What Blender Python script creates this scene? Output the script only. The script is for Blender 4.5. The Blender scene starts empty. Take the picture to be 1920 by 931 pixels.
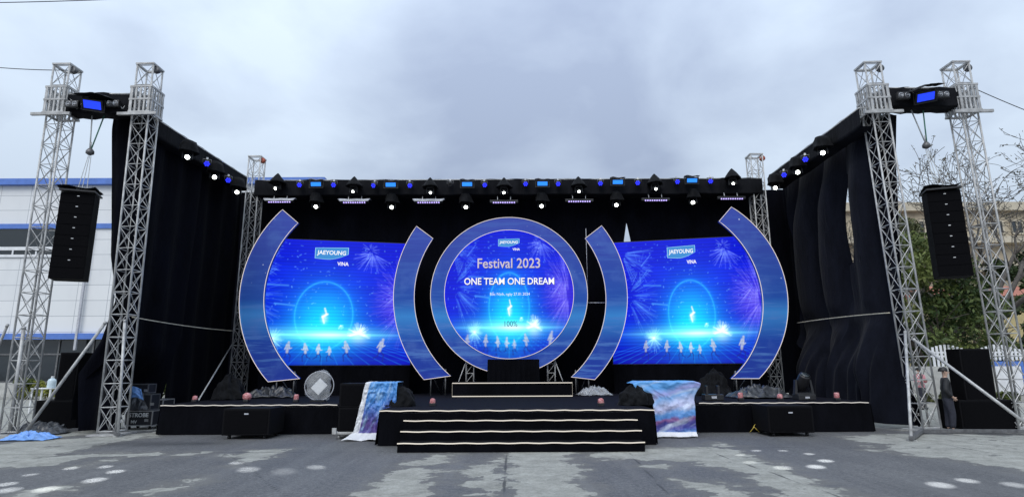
import bpy, bmesh, math, random
import numpy as np
from mathutils import Vector, Matrix, noise as mnoise

random.seed(11)
R = math.radians
sc = bpy.context.scene
col = sc.collection

# ------------------------------------------------------------------ camera
FPX, CAMZ, PITCH, ROLL = 1116.0, 1.6, R(11.5), 0.0045
W0, H0 = 1920.0, 931.0
fw = Vector((0, math.cos(PITCH), math.sin(PITCH)))
u0 = Vector((0, -math.sin(PITCH), math.cos(PITCH)))
r0 = Vector((1, 0, 0))
rt = (r0 * math.cos(ROLL) - u0 * math.sin(ROLL)).normalized()
up = (u0 * math.cos(ROLL) + r0 * math.sin(ROLL)).normalized()
CAM = Vector((0, 0, CAMZ))
cd = bpy.data.cameras.new('camera')
cam = bpy.data.objects.new('camera', cd)
col.objects.link(cam)
cam.matrix_world = Matrix(((rt.x, up.x, -fw.x, 0), (rt.y, up.y, -fw.y, 0), (rt.z, up.z, -fw.z, CAMZ), (0, 0, 0, 1)))
cd.sensor_width = 36.0
cd.lens = 36.0 * FPX / W0
cd.clip_start = 0.1
cd.clip_end = 3000
sc.camera = cam

def ray(px, py):
    return rt * (px - W0 / 2) + up * (H0 / 2 - py) + fw * FPX
def at(px, py, Y):
    r = ray(px, py)
    return CAM + r * (Y / r.y)
def atX(px, py, X):
    r = ray(px, py)
    return CAM + r * (X / r.x)
def gr(px, py, z=0.0):
    r = ray(px, py)
    return CAM + r * ((z - CAMZ) / r.z)

# ------------------------------------------------------------------ world, sun, exposure
sc.view_settings.view_transform = 'Standard'
sc.view_settings.look = 'None'
sc.view_settings.gamma = 1.0
sc.view_settings.exposure = 0.0
wd = bpy.data.worlds.new('World')
sc.world = wd
wd.use_nodes = True
wn = wd.node_tree
wn.nodes.clear()
def WN(t, **k):
    n = wn.nodes.new(t)
    for a, b in k.items():
        setattr(n, a, b)
    return n
def wl(a, b):
    wn.links.new(a, b)
SUN_EL, SUN_AZ = R(46), R(200)
sky = WN('ShaderNodeTexSky', sky_type='NISHITA', sun_disc=False, sun_elevation=SUN_EL, sun_rotation=SUN_AZ, dust_density=3.0, ozone_density=1.0)
tc = WN('ShaderNodeTexCoord')
sep = WN('ShaderNodeSeparateXYZ')
wl(tc.outputs['Generated'], sep.inputs[0])
# clouds: project the view direction on a flat cloud deck overhead
zz = WN('ShaderNodeMath', operation='MAXIMUM'); zz.inputs[1].default_value = 0.0
wl(sep.outputs[2], zz.inputs[0])
za = WN('ShaderNodeMath', operation='ADD'); za.inputs[1].default_value = 0.28
wl(zz.outputs[0], za.inputs[0])
dv = WN('ShaderNodeVectorMath', operation='DIVIDE')
cz = WN('ShaderNodeCombineXYZ')
for i in range(3):
    wl(za.outputs[0], cz.inputs[i])
wl(tc.outputs['Generated'], dv.inputs[0]); wl(cz.outputs[0], dv.inputs[1])
n1 = WN('ShaderNodeTexNoise'); n1.inputs['Scale'].default_value = 1.9; n1.inputs['Detail'].default_value = 8; n1.inputs['Roughness'].default_value = 0.5; n1.inputs['Distortion'].default_value = 0.25
wl(dv.outputs[0], n1.inputs['Vector'])
# one broad darker bank of cloud above the stage
dd = WN('ShaderNodeVectorMath', operation='DOT_PRODUCT')
nrm = WN('ShaderNodeVectorMath', operation='NORMALIZE')
wl(tc.outputs['Generated'], nrm.inputs[0]); wl(nrm.outputs[0], dd.inputs[0])
bd = ray(1010, 130).normalized()
dd.inputs[1].default_value = bd
mr = WN('ShaderNodeMapRange', interpolation_type='SMOOTHSTEP')
mr.inputs[1].default_value = math.cos(R(24)); mr.inputs[2].default_value = 1.0
mr.inputs[3].default_value = 0.0; mr.inputs[4].default_value = 0.33
wl(dd.outputs['Value'], mr.inputs[0])
sb = WN('ShaderNodeMath', operation='SUBTRACT')
wl(n1.outputs['Fac'], sb.inputs[0]); wl(mr.outputs[0], sb.inputs[1])
cr = WN('ShaderNodeValToRGB')
cr.color_ramp.elements[0].position = 0.16; cr.color_ramp.elements[0].color = (0.345, 0.415, 0.56, 1)
cr.color_ramp.elements[1].position = 0.54; cr.color_ramp.elements[1].color = (0.62, 0.725, 0.86, 1)
wl(sb.outputs[0], cr.inputs[0])
# overcast luminance: brighter towards the zenith
g1 = WN('ShaderNodeMapRange'); g1.inputs[1].default_value = 0.15; g1.inputs[2].default_value = 1.0
g1.inputs[3].default_value = 8.8; g1.inputs[4].default_value = 20.0
wl(sep.outputs[2], g1.inputs[0])
mu = WN('ShaderNodeVectorMath', operation='SCALE')
wl(cr.outputs[0], mu.inputs[0]); wl(g1.outputs[0], mu.inputs['Scale'])
mx = WN('ShaderNodeMix', data_type='RGBA'); mx.inputs[0].default_value = 0.92
wl(sky.outputs[0], mx.inputs[6]); wl(mu.outputs[0], mx.inputs[7])
bg = WN('ShaderNodeBackground'); bg.inputs[1].default_value = 0.106
wl(mx.outputs[2], bg.inputs[0])
wo = WN('ShaderNodeOutputWorld'); wl(bg.outputs[0], wo.inputs[0])

sl = bpy.data.lights.new('sun', 'SUN')
sl.energy = 1.5; sl.angle = R(35); sl.color = (1.0, 0.96, 0.9)
so = bpy.data.objects.new('sun', sl); col.objects.link(so)
so.location = (0, -10, 30)
sdir = Vector((math.sin(SUN_AZ) * math.cos(SUN_EL), math.cos(SUN_AZ) * math.cos(SUN_EL), math.sin(SUN_EL)))
so.rotation_euler = (-sdir).to_track_quat('-Z', 'Y').to_euler()

# ------------------------------------------------------------------ materials
class NT:
    def __init__(s, name):
        s.m = bpy.data.materials.new(name); s.m.use_nodes = True
        s.t = s.m.node_tree; s.b = s.t.nodes['Principled BSDF']
    def n(s, t, **k):
        x = s.t.nodes.new(t)
        for a, b in k.items(): setattr(x, a, b)
        return x
    def l(s, a, b): s.t.links.new(a, b)
    def noise(s, scale, detail=4, rough=.55, vec=None, dist=0.0):
        x = s.n('ShaderNodeTexNoise')
        x.inputs['Scale'].default_value = scale; x.inputs['Detail'].default_value = detail
        x.inputs['Roughness'].default_value = rough; x.inputs['Distortion'].default_value = dist
        if vec is None:
            vec = s.geo()
        s.l(vec, x.inputs['Vector'])
        return x.outputs['Fac']
    def geo(s):
        return s.n('ShaderNodeNewGeometry').outputs['Position']
    def ob(s):
        return s.n('ShaderNodeTexCoord').outputs['Object']
    def ramp(s, fac, stops):
        x = s.n('ShaderNodeValToRGB'); e = x.color_ramp.elements
        while len(e) < len(stops): e.new(0.5)
        for i, (p, c) in enumerate(stops):
            e[i].position = p; e[i].color = (*c, 1)
        s.l(fac, x.inputs[0])
        return x.outputs[0]
    def mix(s, fac, a, b, mode='MIX'):
        x = s.n('ShaderNodeMix', data_type='RGBA', blend_type=mode)
        for i, v in ((0, fac), (6, a), (7, b)):
            if isinstance(v, (int, float)): x.inputs[i].default_value = v
            elif isinstance(v, tuple): x.inputs[i].default_value = (*v, 1)
            else: s.l(v, x.inputs[i])
        return x.outputs[2]
    def math(s, op, a, b=0.0):
        x = s.n('ShaderNodeMath', operation=op)
        for i, v in ((0, a), (1, b)):
            if isinstance(v, (int, float)): x.inputs[i].default_value = v
            else: s.l(v, x.inputs[i])
        return x.outputs[0]
    def maprange(s, v, a, b, c, d, smooth=True):
        x = s.n('ShaderNodeMapRange')
        if smooth: x.interpolation_type = 'SMOOTHSTEP'
        for i, q in enumerate((a, b, c, d)): x.inputs[i + 1].default_value = q
        s.l(v, x.inputs[0])
        return x.outputs[0]
    def mapping(s, vec, scale=(1, 1, 1), loc=(0, 0, 0), rot=(0, 0, 0)):
        x = s.n('ShaderNodeMapping')
        x.inputs['Scale'].default_value = scale; x.inputs['Location'].default_value = loc; x.inputs['Rotation'].default_value = rot
        s.l(vec, x.inputs[0]); return x.outputs[0]
    def bump(s, h, strength=.3, dist=.02):
        x = s.n('ShaderNodeBump'); x.inputs['Strength'].default_value = strength; x.inputs['Distance'].default_value = dist
        s.l(h, x.inputs['Height']); s.l(x.outputs[0], s.b.inputs['Normal'])
    def col(s, v):
        if isinstance(v, tuple): s.b.inputs['Base Color'].default_value = (*v, 1)
        else: s.l(v, s.b.inputs['Base Color'])
    def p(s, **k):
        for a, b in k.items(): s.b.inputs[a.replace('_', ' ')].default_value = b

MATS = {}
def simple(name, c, rough=.6, metal=0.0, var=.25, scale=6.0, bump=0.0, spec=.5, obj=False):
    t = NT(name)
    vec = t.ob() if obj else t.geo()
    f = t.noise(scale, 5, .6, vec)
    lo = tuple(max(0, x * (1 - var)) for x in c); hi = tuple(min(1, x * (1 + var)) for x in c)
    t.col(t.ramp(f, [(0.3, lo), (0.7, hi)]))
    t.p(Roughness=rough, Metallic=metal)
    t.b.inputs['Specular IOR Level'].default_value = spec
    if bump: t.bump(f, bump, .02)
    MATS[name] = t.m
    return t.m
def emit(name, c, s):
    t = NT(name)
    t.col((0.02, 0.02, 0.02)); t.p(Roughness=.3)
    t.b.inputs['Emission Color'].default_value = (*c, 1)
    t.b.inputs['Emission Strength'].default_value = s
    MATS[name] = t.m
    return t.m

simple('galvanised_steel', (.42, .42, .415), .48, .2, .35, 5)
simple('dull_steel', (.16, .16, .165), .5, .5, .35, 9)
simple('aluminium', (.55, .55, .56), .35, .7, .15, 8)
simple('black_metal', (.012, .012, .014), .45, 0, .3, 20)
simple('black_plastic', (.018, .018, .02), .4, 0, .3, 20)
simple('speaker_paint', (.0042, .0042, .0055), .8, 0, .35, 30, .1, .12)
simple('grille', (.003, .003, .004), .9, 0, .4, 60, .25, .08)
simple('orange_red', (.42, .10, .06), .55, 0, .3, 10)
simple('visor_grey', (.45, .46, .5), .6, 0, .2, 12)
simple('white_plastic', (.72, .73, .74), .45, 0, .08, 8)
simple('carpet_black', (.0055, .0058, .010), .95, 0, .35, 14, .3, .1)
simple('tarp_grey', (.035, .038, .045), .35, 0, .5, 5, .3)
simple('tarp_blue', (.15, .32, .70), .45, 0, .25, 6, .2)
simple('case_board', (.014, .015, .02), .55, 0, .3, 8)
simple('cardboard', (.36, .29, .19), .8, 0, .2, 8)
simple('white_paint', (.72, .73, .75), .5, 0, .1, 3)
simple('blue_paint', (.09, .19, .55), .5, 0, .15, 2)
simple('concrete_wall', (.42, .42, .40), .85, 0, .2, 2, .2)
simple('roof_tile', (.36, .13, .085), .8, 0, .3, 3, .3)
simple('brown_roof', (.20, .16, .14), .8, 0, .3, 3, .3)
simple('skin', (.5, .33, .25), .5, 0, .08, 30)
simple('hair', (.012, .011, .011), .5, 0, .3, 40)
simple('jacket_black', (.014, .015, .018), .7, 0, .4, 14, .3)
simple('jacket_brown', (.085, .06, .045), .8, 0, .3, 14, .3)
simple('jacket_pink', (.62, .27, .30), .8, 0, .2, 14, .3)
simple('trousers_dark', (.02, .022, .035), .8, 0, .3, 14, .2)
simple('shoe', (.02, .02, .02), .5, 0, .2, 14)
simple('bark', (.075, .062, .05), .9, 0, .4, 6, .5)
simple('bark_grey', (.085, .075, .066), .9, 0, .35, 6, .5)
simple('rope_pale', (.5, .46, .36), .8, 0, .2, 20)
simple('cable_dark', (.03, .03, .032), .6, 0, .2, 10)
simple('strap_white', (.62, .64, .64), .7, 0, .1, 20)
simple('strap_green', (.11, .30, .22), .7, 0, .2, 20)
simple('yellow_plastic', (.6, .45, .08), .5, 0, .2, 10)
simple('lamp_glass_off', (.55, .56, .58), .15, .6, .2, 30)

emit('lens_white', (.95, 1.0, .93), 14)
emit('lens_core', (1.0, 1.0, .96), 6)
emit('par_blue', (.02, .03, 1.0), 1.6)
emit('strobe_cyan', (.02, .28, 1.0), 1.3)
emit('strobe_blue', (.01, .05, 1.0), 1.3)
emit('diode_violet', (.52, .42, 1.0), 1.6)
emit('strip_white', (1.0, .93, .82), .82)
emit('strip_dull', (1.0, .96, .90), .62)
emit('strip_arch', (1.0, .90, .86), .85)
emit('text_white', (.97, .97, 1.0), 1.0)
emit('text_pink', (.80, .72, .90), .72)
emit('text_small', (.85, .92, 1.0), 1.0)
emit('text_dark', (.01, .06, .28), 1.0)
emit('text_shadow', (.01, .012, .16), 1.0)
emit('logo_plate', (.03, .33, .85), .75)
emit('logo_edge', (.35, .75, 1.0), .9)
simple('lettering_paint', (.62, .63, .63), .6, 0, .2, 30)

# black cloth: velvet drapes
def cloth(name, c, rough=.95, sheen=.03, scale=2.2):
    t = NT(name)
    v = t.mapping(t.geo(), (1, 1, .35))
    f = t.noise(scale, 6, .6, v)
    t.col(t.ramp(f, [(.3, tuple(x * .6 for x in c)), (.75, tuple(x * 1.5 for x in c))]))
    t.p(Roughness=rough)
    t.b.inputs['Specular IOR Level'].default_value = .06
    t.b.inputs['Sheen Weight'].default_value = sheen
    f2 = t.noise(26, 3, .6)
    f3 = t.noise(3.2, 5, .6, t.mapping(t.geo(), (1.6, 1.6, .5)), .6)
    t.bump(t.math('ADD', t.math('MULTIPLY', f2, .15), f3), .6, .06)
    MATS[name] = t.m
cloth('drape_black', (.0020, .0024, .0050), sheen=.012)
cloth('drape_black_lit', (.0062, .0072, .0125), sheen=.05)  # lighter copy of the black drape; highlights on the right folds put into its colour
cloth('fascia_black', (.011, .0115, .014), sheen=.02)
cloth('cover_black', (.0075, .008, .0095), .7, .03, 7)
cloth('skirt_black', (.0030, .0032, .0050), sheen=.006)

# printed arch boards
t = NT('printed_board')
g = t.geo()
sx = t.n('ShaderNodeSeparateXYZ'); t.l(g, sx.inputs[0])
z = sx.outputs[2]
base = t.ramp(t.maprange(z, .8, 7.4, 0, 1, False), [(0, (.022, .042, .36)), (.26, (.018, .070, .42)), (.40, (.05, .27, .68)), (.48, (.022, .095, .44)), (.74, (.042, .080, .42)), (1, (.060, .092, .46))])
streak = t.noise(1.0, 5, .6, t.mapping(g, (.5, .5, 6)))
stm = t.math('MULTIPLY', t.maprange(streak, .48, .66, 0, .8), t.maprange(z, 4.4, 3.0, .25, 1))
c1 = t.mix(stm, base, (.10, .24, .62))
lown = t.noise(.8, 4, .55, g)
c1 = t.mix(t.maprange(lown, .5, .75, 0, .6), c1, (.10, .20, .56))
vor = t.n('ShaderNodeTexVoronoi'); vor.inputs['Scale'].default_value = 4.2; t.l(t.mapping(g, (1, .2, 1), rot=(0, .3, 0)), vor.inputs['Vector'])
spk = t.math('MULTIPLY', t.maprange(vor.outputs['Distance'], .13, .06, 0, 1), t.maprange(t.noise(.9, 2, .5, g), .44, .54, 0, 1))
spk = t.math('MULTIPLY', spk, t.maprange(z, 4.2, 5.0, 0, 1))
spk = t.math('MULTIPLY', spk, t.maprange(t.math('ABSOLUTE', sx.outputs[0]), 5.5, 6.5, .12, 1))
c1 = t.mix(spk, c1, (.75, .8, .92))
t.col(c1); t.p(Roughness=.45)
t.b.inputs['Specular IOR Level'].default_value = .15
MATS['printed_board'] = t.m

# vertex colour materials
def vcol(name, emission, strength=1.0, rough=.5):
    t = NT(name)
    a = t.n('ShaderNodeAttribute'); a.attribute_name = 'Col'
    if emission:
        t.col((0.01, 0.01, 0.012)); t.p(Roughness=.5)
        t.l(a.outputs['Color'], t.b.inputs['Emission Color'])
        t.b.inputs['Emission Strength'].default_value = strength
        t.b.inputs['Specular IOR Level'].default_value = .08
    else:
        t.l(a.outputs['Color'], t.b.inputs['Base Color']); t.p(Roughness=rough)
    MATS[name] = t.m
vcol('led_pixels', True, 1.0)
vcol('banner_print', False, 1, .45)

# clear plastic bag
t = NT('clear_plastic')
t.col((.8, .82, .84)); t.p(Roughness=.22, Alpha=.20)
t.b.inputs['Specular IOR Level'].default_value = .8
t.bump(t.noise(14, 4, .6), .8, .03)
MATS['clear_plastic'] = t.m
t = NT('plastic_film')
t.col((.55, .57, .60)); t.p(Roughness=.15, Alpha=.32)
t.b.inputs['Specular IOR Level'].default_value = .9
t.bump(t.noise(11, 5, .7), 1.0, .05)
MATS['plastic_film'] = t.m
t = NT('pink_plastic')
t.col(t.ramp(t.noise(22, 3, .6), [(.35, (.42, .09, .10)), (.65, (.72, .38, .38))])); t.p(Roughness=.3, Alpha=.85)
t.bump(t.noise(30, 3, .6), .6, .01)
MATS['pink_plastic'] = t.m

# ground
t = NT('asphalt')
g = t.geo()
at_ = t.n('ShaderNodeAttribute'); at_.attribute_name = 'wear'
wear = at_.outputs['Fac']
big = t.noise(.9, 5, .62, t.mapping(g, (1.0, .75, 1)))
fine = t.noise(6.0, 7, .72, t.mapping(g, (1.2, 1.0, 1)))
mid = t.noise(2.3, 5, .6, t.mapping(g, (.8, 1.0, 1), (3, 7, 0)), .4)
edge = t.math('ADD', t.math('ADD', t.math('MULTIPLY', t.math('SUBTRACT', big, .5), .5), t.math('MULTIPLY', t.math('SUBTRACT', mid, .5), 1.35)), t.math('MULTIPLY', t.math('SUBTRACT', fine, .5), .6))
wv = t.math('ADD', wear, edge)
pale = t.maprange(wv, -.015, .03, 0, 1)
halo = t.maprange(wv, -.34, -.05, 0, 1)
gran = t.noise(34, 4, .85)
gran2 = t.noise(90, 2, .8)
gran0 = t.noise(13, 5, .8)
asph = t.ramp(t.math('ADD', t.math('ADD', t.math('MULTIPLY', gran, .38), t.math('MULTIPLY', gran2, .25)), t.math('MULTIPLY', gran0, .37)), [(.37, (.018, .018, .020)), (.5, (.098, .099, .102)), (.63, (.29, .29, .292))])
asph = t.mix(t.maprange(t.noise(.55, 6, .65, g), .36, .64, 0, .75), asph, t.mix(.55, asph, (.065, .066, .072)))
brown = t.mix(.6, asph, (.145, .140, .128))
conc = t.ramp(t.math('ADD', t.math('ADD', t.math('MULTIPLY', gran, .25), t.math('MULTIPLY', gran0, .35)), t.math('MULTIPLY', t.noise(2.2, 6, .7, g), .40)), [(.36, (.15, .15, .132)), (.5, (.29, .289, .260)), (.64, (.44, .438, .398))])
stk = t.noise(1.0, 6, .65, t.mapping(g, (2.2, .16, 1)))
asph = t.mix(t.maprange(stk, .42, .68, 0, .55), asph, t.mix(.5, asph, (.19, .19, .19)))
brown = t.mix(t.maprange(stk, .5, .7, 0, .5), brown, (.20, .197, .185))
c = t.mix(halo, asph, brown)
c = t.mix(pale, c, conc)
ck = t.n('ShaderNodeAttribute'); ck.attribute_name = 'crack'
ckm = t.maprange(t.math('ADD', ck.outputs['Fac'], t.math('MULTIPLY', t.math('SUBTRACT', t.noise(5, 4, .7, g), .5), .05)), .035, .012, 0, .8)
c = t.mix(ckm, c, (.03, .03, .032))
dk = t.n('ShaderNodeAttribute'); dk.attribute_name = 'damp'
c = t.mix(t.math('MULTIPLY', dk.outputs['Fac'], t.maprange(big, .3, .6, .5, 1.0)), c, (.022, .023, .026))
t.col(c)
rr = t.maprange(pale, 0, 1, .68, .85)
t.l(rr, t.b.inputs['Roughness'])
t.bump(t.math('ADD', t.math('ADD', gran, gran0), t.math('MULTIPLY', pale, .5)), .7, .02)
MATS['asphalt'] = t.m

# foliage
def leafmat(name, a, b):
    t = NT(name)
    oi = t.n('ShaderNodeAttribute'); oi.attribute_name = 'Col'
    f = t.noise(1.2, 3, .6)
    t.col(t.mix(oi.outputs['Fac'], a, b))
    t.p(Roughness=.6)
    t.b.inputs['Specular IOR Level'].default_value = .25
    MATS[name] = t.m
leafmat('leaf_green', (.022, .046, .012), (.17, .20, .055))
leafmat('leaf_dark', (.018, .036, .015), (.085, .12, .04))
leafmat('leaf_yellow', (.06, .085, .02), (.27, .27, .05))
leafmat('leaf_olive', (.045, .06, .03), (.17, .18, .08))
leafmat('leaf_dry', (.07, .062, .042), (.15, .135, .095))

# factory panels
t = NT('factory_panel')
g = t.geo()
br = t.n('ShaderNodeTexBrick'); br.offset = 0.0
br.inputs['Scale'].default_value = 1.0; br.inputs['Mortar Size'].default_value = .02
br.inputs['Brick Width'].default_value = 2.1; br.inputs['Row Height'].default_value = 1.05
br.inputs['Color1'].default_value = (.76, .77, .78, 1); br.inputs['Color2'].default_value = (.72, .735, .75, 1); br.inputs['Mortar'].default_value = (.40, .42, .45, 1)
sw = t.n('ShaderNodeSeparateXYZ'); t.l(g, sw.inputs[0]); cw = t.n('ShaderNodeCombineXYZ'); t.l(sw.outputs[0], cw.inputs[0]); t.l(sw.outputs[2], cw.inputs[1])
t.l(cw.outputs[0], br.inputs['Vector'])
t.col(t.mix(t.maprange(t.noise(.6, 5, .6, t.mapping(g, (1, 1, .3))), .45, .8, 0, .35), br.outputs['Color'], (.55, .57, .59)))
t.p(Roughness=.45)
MATS['factory_panel'] = t.m
t = NT('dark_glass')
t.col((.018, .024, .028)); t.p(Roughness=.06)
t.b.inputs['Specular IOR Level'].default_value = .7
t.bump(t.noise(.5, 3, .6), .12, .1)
MATS['dark_glass'] = t.m
t = NT('beige_render')
g = t.geo()
t.col(t.mix(t.maprange(t.noise(.8, 6, .65, t.mapping(g, (1, 1, .35))), .4, .75, 0, .7), (.43, .37, .27), (.26, .225, .17)))
t.p(Roughness=.85)
MATS['beige_render'] = t.m
simple('cream_trim', (.50, .45, .35), .8, 0, .15, 2)
simple('yellow_wall', (.52, .43, .22), .85, 0, .15, 1.5)
# ------------------------------------------------------------------ helpers
def wloc(o):
    v = Vector((0, 0, 0))
    while o is not None:
        v = v + o.location; o = o.parent
    return v
class MB:
    def __init__(s): s.v = []; s.f = []; s.sm = []
    def add(s, vs, fs, smooth=False):
        b = len(s.v); s.v += [tuple(v) for v in vs]
        for f in fs: s.f.append([b + i for i in f]); s.sm.append(smooth)
        return s
    def box(s, c, d, M=None):
        c = Vector(c); hx, hy, hz = d[0] / 2, d[1] / 2, d[2] / 2
        vs = [Vector((x, y, z)) for x in (-hx, hx) for y in (-hy, hy) for z in (-hz, hz)]
        if M is not None: vs = [M @ v for v in vs]
        return s.add([c + v for v in vs], [(0, 1, 3, 2), (4, 6, 7, 5), (0, 4, 5, 1), (2, 3, 7, 6), (0, 2, 6, 4), (1, 5, 7, 3)])
    def bx(s, x0, x1, y0, y1, z0, z1):
        return s.box(((x0 + x1) / 2, (y0 + y1) / 2, (z0 + z1) / 2), (x1 - x0, y1 - y0, z1 - z0))
    def tube(s, p0, p1, r, n=8, r2=None):
        return s.path([p0, p1], [r, r if r2 is None else r2], n)
    def path(s, pts, r, n=8, close=False):
        pts = [Vector(p) for p in pts]; k = len(pts)
        rs = r if isinstance(r, (list, tuple)) else [r] * k
        vs = []; prev = None
        for i, p in enumerate(pts):
            if close: d = pts[(i + 1) % k] - pts[i - 1]
            else: d = pts[min(i + 1, k - 1)] - pts[max(i - 1, 0)]
            d.normalize()
            if prev is None:
                a = Vector((0, 0, 1)) if abs(d.z) < .9 else Vector((1, 0, 0))
                e1 = d.cross(a).normalized()
            else:
                e1 = (prev - d * prev.dot(d)).normalized()
            prev = e1; e2 = d.cross(e1)
            for j in range(n):
                t = 2 * math.pi * j / n
                vs.append(p + (e1 * math.cos(t) + e2 * math.sin(t)) * rs[i])
        fs = []
        for i in range(k if close else k - 1):
            a = i * n; b = ((i + 1) % k) * n
            for j in range(n):
                fs.append((a + j, a + (j + 1) % n, b + (j + 1) % n, b + j))
        if not close:
            fs.append(tuple(range(n - 1, -1, -1))); fs.append(tuple((k - 1) * n + j for j in range(n)))
        return s.add(vs, fs, n > 5)
    def lathe(s, prof, c=(0, 0, 0), M=None, n=20, jitter=0, seed=0):
        c = Vector(c); vs = []
        for (r, z) in prof:
            for j in range(n):
                t = 2 * math.pi * j / n
                rr = r
                if jitter:
                    rr = r * (1 + jitter * mnoise.noise(Vector((math.cos(t) * 1.7 + seed, math.sin(t) * 1.7, z * 5 + seed))))
                v = Vector((rr * math.cos(t), rr * math.sin(t), z + (jitter * .25 * r * mnoise.noise(Vector((math.cos(t) * 2 + seed, math.sin(t) * 2, 9))) if jitter else 0)))
                vs.append(c + (M @ v if M is not None else v))
        fs = []
        for i in range(len(prof) - 1):
            for j in range(n):
                fs.append((i * n + j, i * n + (j + 1) % n, (i + 1) * n + (j + 1) % n, (i + 1) * n + j))
        fs.append(tuple(range(n - 1, -1, -1))); fs.append(tuple((len(prof) - 1) * n + j for j in range(n)))
        return s.add(vs, fs, True)
    def prism(s, outline, y0, y1):
        n = len(outline)
        vs = [(x, y0, z) for x, z in outline] + [(x, y1, z) for x, z in outline]
        fs = [tuple(range(n)), tuple(range(2 * n - 1, n - 1, -1))]
        for i in range(n):
            j = (i + 1) % n
            fs.append((i, i + n, j + n, j))
        return s.add(vs, fs)
    def grid(s, fn, nu, nv, smooth=True):
        vs = [fn(i / nu, j / nv) for j in range(nv + 1) for i in range(nu + 1)]
        w = nu + 1
        return s.add(vs, [(j * w + i, j * w + i + 1, (j + 1) * w + i + 1, (j + 1) * w + i) for j in range(nv) for i in range(nu)], smooth)
    def build(s, name, mat, parent=None, origin=None, bevel=0.0, solid=0.0, cols=None, fatt=None):
        o0 = wloc(parent) if parent is not None else Vector(origin if origin is not None else (0, 0, 0))
        me = bpy.data.meshes.new(name)
        me.from_pydata([(v[0] - o0.x, v[1] - o0.y, v[2] - o0.z) for v in s.v], [], s.f)
        me.polygons.foreach_set('use_smooth', s.sm)
        if cols is not None:
            a = me.color_attributes.new('Col', 'FLOAT_COLOR', 'POINT')
            a.data.foreach_set('color', np.asarray(cols, dtype=np.float32).ravel())
        if fatt is not None:
            a = me.attributes.new('Col', 'FLOAT', 'POINT')
            a.data.foreach_set('value', np.asarray(fatt, dtype=np.float32))
        if bevel:
            bm = bmesh.new(); bm.from_mesh(me)
            bmesh.ops.bevel(bm, geom=list(bm.edges), offset=bevel, segments=2, profile=.6, affect='EDGES', clamp_overlap=True)
            bm.to_mesh(me); bm.free()
        if mat: me.materials.append(MATS[mat] if isinstance(mat, str) else mat)
        me.update()
        o = bpy.data.objects.new(name, me); col.objects.link(o)
        if parent is not None: o.parent = parent
        else: o.location = o0
        if solid:
            md = o.modifiers.new('solid', 'SOLIDIFY'); md.thickness = solid; md.offset = 0
        return o

def thing(name, label, cat, loc=(0, 0, 0), group=None, rz=0.0):
    o = bpy.data.objects.new(name, None); col.objects.link(o)
    o.location = loc; o.rotation_euler = (0, 0, rz); o.empty_display_size = .2
    tag(o, label, cat, group); return o
def tag(o, label, cat, group=None):
    o['label'] = label; o['category'] = cat
    if group: o['group'] = group
    return o
def struct(o): o['kind'] = 'structure'; return o
def copy_tree(o, parent=None):
    c = o.copy(); col.objects.link(c)
    if parent is not None: c.parent = parent
    for ch in list(o.children): copy_tree(ch, c)
    return c
class Proto:
    """first use moves the built thing itself, later uses copy it with all its parts"""
    def __init__(s, o): s.o = o; s.used = False
    def put(s, label, loc, rz=0.0, group=None):
        o = copy_tree(s.o) if s.used else s.o
        s.used = True
        o.location = loc; o.rotation_euler = (0, 0, rz); o['label'] = label
        if group: o['group'] = group
        return o
def RX(a): return Matrix.Rotation(a, 3, 'X')
def RY(a): return Matrix.Rotation(a, 3, 'Y')
def RZ(a): return Matrix.Rotation(a, 3, 'Z')
def aim(d): return Vector(d).to_track_quat('Z', 'Y').to_matrix()
NTH = ['first', 'second', 'third', 'fourth', 'fifth', 'sixth', 'seventh', 'eighth', 'ninth', 'tenth', 'eleventh', 'twelfth', 'thirteenth', 'fourteenth']
_TX = {}
def text_mesh(body, size, bold=0.0, align='CENTER', shear=0.0, ext=0.002, sx=1.0):
    cu = bpy.data.curves.new('lettering', 'FONT')
    cu.body = body; cu.size = size; cu.align_x = align; cu.align_y = 'CENTER'
    cu.offset = bold; cu.shear = shear; cu.extrude = ext; cu.resolution_u = 3
    o = bpy.data.objects.new('lettering', cu); col.objects.link(o)
    dg = bpy.context.evaluated_depsgraph_get()
    me = bpy.data.meshes.new_from_object(o.evaluated_get(dg))
    bpy.data.objects.remove(o)
    me.transform(Matrix.Diagonal((sx, 1, 1, 1)))
    me.transform(Matrix.Rotation(math.pi / 2, 4, 'X'))     # stand it up facing -Y
    return me
def letters(body, size, mat, parent, loc, name='lettering', rz=0.0, **k):
    me = text_mesh(body, size, **k); me.materials.clear(); me.materials.append(MATS[mat])
    if rz: me.transform(Matrix.Rotation(rz, 4, 'Z'))
    me.transform(Matrix.Translation(Vector(loc)))
    o = bpy.data.objects.new(name, me); col.objects.link(o); o.parent = parent
    return o

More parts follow.
